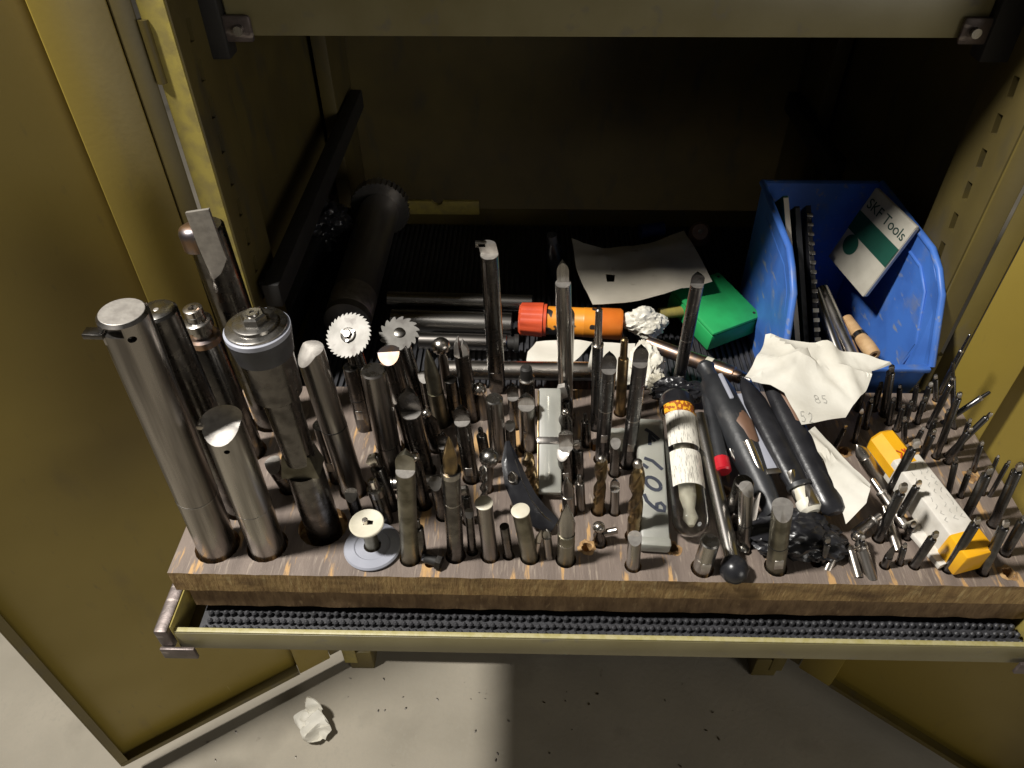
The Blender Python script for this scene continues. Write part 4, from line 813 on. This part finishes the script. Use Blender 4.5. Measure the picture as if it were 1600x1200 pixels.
# long box with yellow ends
p, L, r = lay('long_box', 'long white printed box with bright yellow ends lying among the thin rods', 'box', (0.5112,0.5068,0.0260),(0.4630,0.6729,0.0400),0.0225)
q = r * .82
obj('body', bx(-q, -q, L * .13, q, q, L * .80, .002), whitebox, p); obj('end_cap', bx(-q - .0015, -q - .0015, -.004, q + .0015, q + .0015, L * .165, .003), yellow, p)
ec = obj('end_cap', lt([(L * .745, q * 1.12), (L + .006, q * 1.10), (L + .010, q * .9)], 8, mx=RZ(PI / 8)), yellow, p)
ls = []
for k in range(9):
    for j, xx in enumerate((-.55, .1, .6)):
        z = L * (.25 + .055 * k); ls.append([(q * (xx + .14 * math.sin(k * 2.1 + j)), -q - .0003, z), (q * (xx - .12 * math.cos(k * 1.3)), -q - .0003, z + L * .018), (q * (xx + .12), -q - .0003, z + L * .034)])
strokes('print_lines', ls, .0009, ink_l, p, (0, -1, 0))
strokes('print_mark', [[(-.5 * q, -q * 1.12, L * .79), (-.2 * q, -q * 1.12, L * .83), (-.45 * q, -q * 1.12, L * .86)], [(-.1 * q, -q * 1.12, L * .80), (.2 * q, -q * 1.12, L * .86)], [(.2 * q, -q * 1.12, L * .80), (-.05 * q, -q * 1.12, L * .86)]], .0018, ink_r, p, (0, -1, 0))
p, L, r = lay('flat_card_box', 'flat pale grey card box under the long box with yellow ends', 'box', (0.5007,0.5171,0.0080),(0.4775,0.5743,0.0120),0.0236); obj('box_body', bx(-r * .9, -.004, 0, r * .6, .004, L, .001), whitebox, p); obj('box_flap', bx(-r * .88, -.006, L * .8, r * .58, -.0045, L * .99, .0005), paper_g, p)
# small bits and drills in front of the long box
BITS = [((0.4519,0.6418,0.0120),(0.4239,0.6676,0.0450),0.0090, 'bright pointed centre drill with a stepped body left of the yellow cap', 'spear'),
        ((0.4564,0.5871,0.0100),(0.4383,0.6299,0.0220),0.0064, 'shiny jointed steel bit lying below the centre drill', 'tipped'),
        ((0.3995,0.5130,0.0060),(0.3893,0.5443,0.0300),0.0075, 'bright polished drill lying at the front right', 'twist'),
        ((0.4426,0.5521,0.0080),(0.4396,0.5889,0.0200),0.0058, 'small bright bit beside the thick rod with the round nose', 'tipped'),
        ((0.3857,0.5163,0.0060),(0.3833,0.5357,0.0140),0.0053, 'tiny steel chip left of the bright polished drill', 'spear'),
        ((0.4112,0.5621,0.0140),(0.4296,0.5720,0.0240),0.0062, 'small dark knurled bit at the end of the paper strip', 'tipped'),
        ((0.2776,0.6265,0.0300),(0.2589,0.6535,0.0500),0.0040, 'thin wire-like bit beside the red cap', 'spear'),
        ((0.3618,0.5211,0.0060),(0.3708,0.5348,0.0200),0.0056, 'small steel bit in front of the black bag', 'tipped')]
for (b, t, r, lab, kd) in BITS:
    root = thing('loose_bit', lab, 'drill bit', b, 'loose bits on the board'); L = aim(root, b, t)
    KIND[kd](root, L, r, steel, tip=L * .4, frac=.6, turns=1.0, collar=.5 if kd == 'tipped' else None, cm=face, tr_=.6, tm=steel)
# ---- rear of the tray
MZ = -.085
p, L, r = lay('milling_arbor', 'long dark cylindrical arbor with a toothed gear at its far end', 'arbor', (-0.3047,0.9951,-0.0350),(-0.3030,1.3969,-0.0300),0.0397)
obj('arbor_body', lt([(.012, r * .82), (.014, r), (L * .92, r), (L, r * .8)], 30), arbor_m, p); obj('bright_band', lt([(.030, r * 1.0), (.031, r * 1.015), (.085, r * 1.015), (.086, r * 1.0)], 30), face, p)
g_ = obj('gear', saw(r * 1.55, 36, .022, .004), arbor_m, p, False); g_.location = (0, 0, L - .01)
obj('arbor_nose', lt([(L + .001, r * .9), (L + .014, r * .9), (L + .016, r * .75)], 24), black_m, p)
p, L, r = lay('black_case', 'black rounded case lying along the left side of the tray', 'case', (-0.4335,0.9979,-0.0500),(-0.4160,1.3484,-0.0400),0.0347); obj('case_body', bx(-r, -.03, 0, r, .03, L, .012), black_pl, p); obj('case_lid', bx(-r * .96, -.037, .006, r * .96, -.0305, L - .006, .003), dusty_pl, p)
wad('black_bag', 'crumpled black bag in the dark rear left of the tray', (-0.3980,1.2859,-0.0100), .055, (1, 1, .8), black_pl, 6.1, 'bag', .5)
PIPES = [((-0.2477,1.0892,-0.0450),(0.0104,1.0820,-0.0450),0.0148, satin, 'hindmost horizontal steel pipe, half in shade'),
         ((-0.2351,1.0393,-0.0550),(-0.0248,1.0320,-0.0550),0.0212, satin, 'thick dark horizontal pipe below the hindmost one'),
         ((-0.1805,0.9839,-0.0520),(-0.0323,0.9796,-0.0520),0.0140, brown, 'brownish horizontal pipe with a stepped right end'),
         ((-0.1343,0.8853,-0.0300),(0.1107,0.8864,-0.0300),0.0151, steel, 'brightest thick horizontal pipe just behind the board')]
for i, (b, t, r, m, lab) in enumerate(PIPES):
    root = thing('steel_pipe', lab, 'pipe', b, 'pipes lying across the tray'); L = aim(root, b, t)
    obj('pipe_body', lt([(0, r * .94), (.001, r), (L - .001, r), (L, r * .94)], 28), m, root)
    if i == 1: obj('end_collar', lt([(.02, r * 1.02), (.055, r * 1.02)], 28), satin, root)
    if i == 2:
        obj('stepped_end', lt([(L + .0005, r * .8), (L + .012, r * .8), (L + .013, r * 1.1), (L + .02, r * 1.1)], 22), black_m, root)
p, L, r = lay('worn_tube', 'worn pale steel tube lying diagonally in front of the green box', 'tube', (0.1934,0.9327,-0.0100),(0.3229,0.8465,-0.0040),0.0119)
obj('tube', lt([(0, r * .95), (L * .6, r), (L * .61, r * 1.08), (L * .92, r * 1.08), (L * .93, r * .9), (L, r * .88)], 22), copper, p); obj('tube_band', lt([(L * .63, r * 1.1), (L * .70, r * 1.1)], 22), white_pl, p); obj('tube_end', lt([(L, r * .8), (L + .015, r * .78)], 18), satin, p)
p, L, r = lay('orange_bottle', 'small orange bottle with a ribbed red cap, lying on its side', 'bottle', (-0.0123,1.0051,-0.0200),(0.1588,0.9924,-0.0200),0.0277)
obj('body', lt([(.040, r * .60), (.046, r * .86), (L * .62, r * .88), (L * .63, r * .90)], 32), orange, p); obj('orange_band', lt([(L * .745, r * .93), (L - .004, r * .95), (L, r * .85)], 32), orange2, p)
obj('label_band', lt([(L * .63, r * .9), (L * .745, r * .9)], 32), orange, p)
cp = bmesh.new(); secs = []; n = 48
for z, s in ((0, .80), (.004, 1.0), (.034, 1.05), (.040, 1.05), (.0405, .9)): secs.append([(r * s * (1 - (.05 if (i // 2) % 2 and .003 < z < .035 else 0)) * math.cos(2 * PI * i / n), r * s * (1 - (.05 if (i // 2) % 2 and .003 < z < .035 else 0)) * math.sin(2 * PI * i / n), z) for i in range(n)])
obj('cap', loft(cp, secs), red_cap, p); obj('cap_ring', lt([(.0406, r * .98), (.046, r * .98)], 32), red_cap, p)
# white crumpled plastic and tags by the bottle

wad('crumpled_wrap', 'crumpled white plastic wrap at the end of the orange bottle', (0.1952,0.9964,-0.0200), .030, (1.15, .8, .8), foam, 2.2, 'plastic wrap')
wad('crumpled_wrap', 'longer crumpled white wrap hanging in front of the orange bottle', (0.1816,0.8716,0.0000), .026, (.95, 1.5, .9), foam, 5.7, 'plastic wrap')
wad('crumpled_wrap', 'small greyish crumpled ball behind the tall leaning rod', (0.1920,0.8123,0.0150), .013, (1.1, 1, 1), white_pl, 9.1, 'plastic wrap')
TG = [(0.0167,0.9539,-0.0300), (0.0811,0.9542,-0.0240), (0.1068,0.9481,-0.0240), (0.0848,0.9143,-0.0280), (0.0689,0.8948,-0.0300), (0.0004,0.8981,-0.0340), (0.0022,0.9278,-0.0300)]
px_sheet('paper_tag', 'pale pinkish card below the orange bottle', 'card', TG, paper, amp=.002, fr=20, th=.003)
TG = [(0.1051,0.9336,-0.0120), (0.1710,0.9323,-0.0100), (0.1696,0.8189,0.0060), (0.1206,0.8119,0.0040), (0.0946,0.8711,-0.0100)]
px_sheet('paper_tag', 'white card under the foot of the orange bottle behind the rods', 'card', TG, paper, amp=.004, fr=24, th=.001)
# green box
gb = thing('green_box', 'bright green plastic case, front half lit', 'case', (0.3327,1.0265,-0.0350)); gb.rotation_euler = (math.radians(8), 0, math.radians(29))
obj('case_body', bx(-.052, -.035, -.022, .052, .085, .014, .005), green, gb); obj('case_lid', bx(-.0525, -.0355, .0145, .0525, .0855, .022, .004), green, gb)
for xx, yy in ((.042, -.024), (.042, .074)): obj('lid_hole', lt([(.0215, .0026), (.0225, .0026)], 12, mx=TR(xx, yy, 0)), black_m, gb)
p, L, r = lay('yellow_rod', 'dull yellow rod end beside the shade-greyed card', 'rod', (0.2268,1.0361,-0.0300),(0.2885,1.0480,-0.0300),0.0099); obj('rod', lt([(0, r), (L, r)], 16), yedge, p); obj('rod_end', lt([(L, r * .8), (L + .006, r * .7)], 16), yellow, p)
p, L, r = lay('brown_knob', 'brown rounded knob in the dark behind the shade-greyed card', 'knob', (0.3414,1.3105,-0.0500),(0.3263,1.2522,0.0000),0.0211); obj('knob', lt([(0, r * .6), (L * .4, r), (L * .8, r), (L, r * .7)], 20), wood_b, p); obj('knob_screw', lt([(L, r * .2), (L + .003, r * .2)], 10), dark, p)
p, L, r = lay('dark_bottle', 'dark narrow bottle standing in shade left of the shade-greyed card', 'bottle', (0.0541,1.1915,-0.0600),(0.0438,1.1813,0.0300),0.0165); obj('bottle_body', lt([(0, r), (L * .7, r), (L * .85, r * .5), (L * .86, r * .5)], 20), black_pl, p); obj('bottle_cap', lt([(L * .86, r * .6), (L * 1.05, r * .55)], 16), rubber, p)
p, L, r = lay('blue_tin', 'dark blue item lying in deep shade behind the card', 'tin', (0.2268,1.3327,-0.0500),(0.2666,1.3431,-0.0500),0.0142); obj('tin_body', lt([(0, r), (L, r)], 20), bluedk, p); obj('tin_lid', lt([(L, r * 1.05), (L + .008, r * 1.05)], 20), bluedk, p)
# ------------------------------------------------------------------ blue bin
BO = V((.482, .84, -.088)); bn = thing('blue_bin', 'blue open-fronted plastic storage bin at the right rear of the tray', 'bin', BO)
th = .003; D = .305; H_ = .247
def quadslab(nm, pts, off, m, par):
    bm = bmesh.new(); a = [bm.verts.new(q) for q in pts]; o_ = [bm.verts.new(V(q) + V(off)) for q in pts]; n = len(pts)
    bm.faces.new(a); bm.faces.new(o_[::-1])
    for i in range(n): bm.faces.new((a[i], o_[i], o_[(i + 1) % n], a[(i + 1) % n]))
    bmesh.ops.bevel(bm, geom=bm.edges[:], offset=.0009, segments=1, affect='EDGES'); return obj(nm, bm, m, par, False)
wb, wt, wc, wl = .088, .094, .100, .104
obj('bottom', bx(-wb, .018, 0, wb, D - .004, th), blue, bn, False)
for s in (-1, 1):
    quadslab('side_wall', [(s * wb, .015, 0), (s * wb, D, 0), (s * wt, D, H_), (s * wc, .105, H_), (s * wc, .044, .215), (s * wl, .0, .118)], (s * th, 0, 0), blue, bn)
    obj('rim', tube(bmesh.new(), [(s * (wt + .003), D, H_), (s * (wc + .003), .105, H_ + .001), (s * (wc + .004), .072, H_ - .012), (s * (wc + .004), .042, .214), (s * (wl + .003), -.003, .119)], .0052, 10), blue, bn)
    obj('side_bead', tube(bmesh.new(), [(s * (wb + .0015), .045, .05), (s * (wc - .001), .040, .125), (s * (wc - .001), .075, .195), (s * (wc - .001), .110, .215), (s * (wt + .001), .25, .215)], .0026, 8), blue, bn)
quadslab('back_wall', [(-wb, D - .002, 0), (wb, D - .002, 0), (wt, D - .002, H_), (-wt, D - .002, H_)], (0, th, 0), blue, bn)
obj('back_rim', bx(-wt, D + .0012, H_ - .016, wt, D + .009, H_ + .001, .002), blue, bn)
quadslab('front_wall', [(-wb, .012, 0), (wb, .012, 0), (wl, -.001, .112), (-wl, -.001, .112)], (0, -th, 0), blue, bn)
obj('front_rim', bx(-wl, -.012, .1125, wl, .000, .1205, .002), blue, bn)
M_ = TR(*BO)
def inbin(nm, lab, cat, b, t, group=None):
    b = M_ @ V(b); t = M_ @ V(t); root = thing(nm, lab, cat, b, group); return root, aim(root, b, t)
GB = 'things kept in the blue bin'
# printed card leaning against the right wall
c1_, c2_, c3_ = V((0.5436,1.0900,0.1813)), V((0.5711,0.9850,0.1737)), V((0.5393,0.9550,0.0435))
ex = (c2_ - c1_); cw = ex.length; ex.normalize(); ez = (c2_ - c3_); ez -= ex * ez.dot(ex); ch = ez.length; ez.normalize(); ey = ez.cross(ex)
p = thing('printed_card', 'printed cream card box with a dark green band leaning in the blue bin', 'box', c1_, GB)
p.matrix_world = Matrix(((ex.x, ey.x, ez.x, c1_.x), (ex.y, ey.y, ez.y, c1_.y), (ex.z, ey.z, ez.z, c1_.z), (0, 0, 0, 1)))
obj('card_body', bx(0, 0, -ch, cw, .009, 0, .003), card_c, p); obj('green_band', bx(.001, -.0006, -ch * .56, cw - .0005, -.0001, -ch * .31, 0), dgreen, p)
obj('card_edge', bx(cw + .0001, .0015, -ch * .97, cw + .0006, .0075, -ch * .03, 0), paper, p)
text('maker_name', 'SKF Tools', cw * .215, ink_g, p, TR(cw * .06, -.0004, -ch * .23) @ RX(PI / 2))
obj('round_mark', lt([(.0001, cw * .15), (.0005, cw * .15)], 24, mx=TR(cw * .24, 0, -ch * .68) @ RX(PI / 2)), dgreen, p)
for k, (pb, pt, lab, mm) in enumerate((((-.060, .085, .05), (-.083, .26, .235), 'green-sided flat case at the left wall of the blue bin', dgreen), ((-.046, .09, .05), (-.060, .26, .215), 'thin black case beside the green-sided one in the blue bin', black_pl))):
    p, L = inbin('flat_case', lab, 'case', pb, pt, GB)
    obj('case_body', bx(-.0045, -.045, 0, .0045, .045, L, .002), mm, p); obj('case_edge', bx(-.0038, -.0462, .004, .0038, -.0452, L - .004), paper_g if k == 0 else dusty_pl, p); obj('case_end', bx(-.0038, -.04, -.0012, .0038, .04, -.0002), paper_g if k == 0 else dusty_pl, p)
p, L = inbin('blade_strip', 'black toothed strip with white marks, upright in the blue bin', 'strip', (-.034, .060, .060), (-.042, .25, .225), GB)
obj('strip_body', bx(-.004, -.030, 0, .004, .030, L, .001), black_pl, p)
for k in range(16): obj('tooth', bx(-.0046, -.0335, L * (.02 + .06 * k), .0046, -.0305, L * (.02 + .06 * k) + .006, .0005), white_pl if k < 6 else satin, p)
p, L = inbin('wooden_handle', 'pale turned wooden handle end sticking out of the blue bin', 'handle', (.036, .026, .114), (.022, .115, .112), GB)
hd = obj('handle', lt([(0, .0085), (.002, .0102), (.020, .0112), (.036, .0105), (.040, .0095), (L, .0095)], 24), dowel, p); cutter(hd, lt([(-.01, .0045), (.012, .0045)], 14)); obj('ferrule', lt([(.0415, .0108), (.050, .0108)], 22), brown, p)
p, L = inbin('steel_cylinder', 'thick grey steel cylinder in the front of the blue bin', 'cylinder', (.012, .020, .100), (-.006, .17, .130), GB)
obj('cylinder_body', lt([(0, .0095), (.001, .0105), (L, .0105)], 24), steel, p); obj('cylinder_neck', lt([(-.012, .006), (0, .006)], 16), satin, p)
p, L = inbin('pointed_bit', 'steel bit with a narrowed pencil-like end, in the blue bin', 'drill bit', (-.010, .022, .102), (-.020, .16, .135), GB)
obj('bit_body', lt([(.010, .0048), (.018, .0072), (L, .0072)], 18), satin, p); obj('bit_point', lt([(-.016, .0036), (-.002, .003), (.0098, .0046)], 14), steel, p)
p, L = inbin('black_tube', 'dark tube lying across the rear of the blue bin', 'tube', (.03, .10, .03), (.0, .27, .055), GB)
obj('tube_body', lt([(0, .013), (L, .013)], 20), black_pl, p); obj('tube_cap', lt([(-.004, .0135), (.010, .0140)], 20), rubber, p)
# ------------------------------------------------------------------ paper on the floor
FP = [(-0.5215,0.7379,-1.0000), (-0.5060,0.7612,-0.9850), (-0.5137,0.7776,-0.9750), (-0.4854,0.7787,-0.9500), (-0.4644,0.7687,-0.9600), (-0.4512,0.7491,-0.9750), (-0.4340,0.7166,-0.9900), (-0.4401,0.7021,-1.0000), (-0.4895,0.7011,-1.0000), (-0.4954,0.7184,-0.9800)]
px_sheet('crumpled_paper', 'small crumpled white paper lying on the floor by the left door', 'paper', FP, paper, cuts=7, amp=.022, fr=34, th=.0008)
bm = bmesh.new()
for k in range(90):
    x = random.uniform(-.95, .5); y = random.uniform(.42, .86); s = random.uniform(.0008, .0032)
    bmesh.ops.create_icosphere(bm, subdivisions=1, radius=s, matrix=TR(x, y, FZ + s * .3) @ RZ(k) @ Matrix.Diagonal((1.6, .8, .4, 1)))
o = obj('floor_debris', bm, brown); o['kind'] = 'stuff'; o['label'] = 'scattered metal chips and grit on the concrete floor'
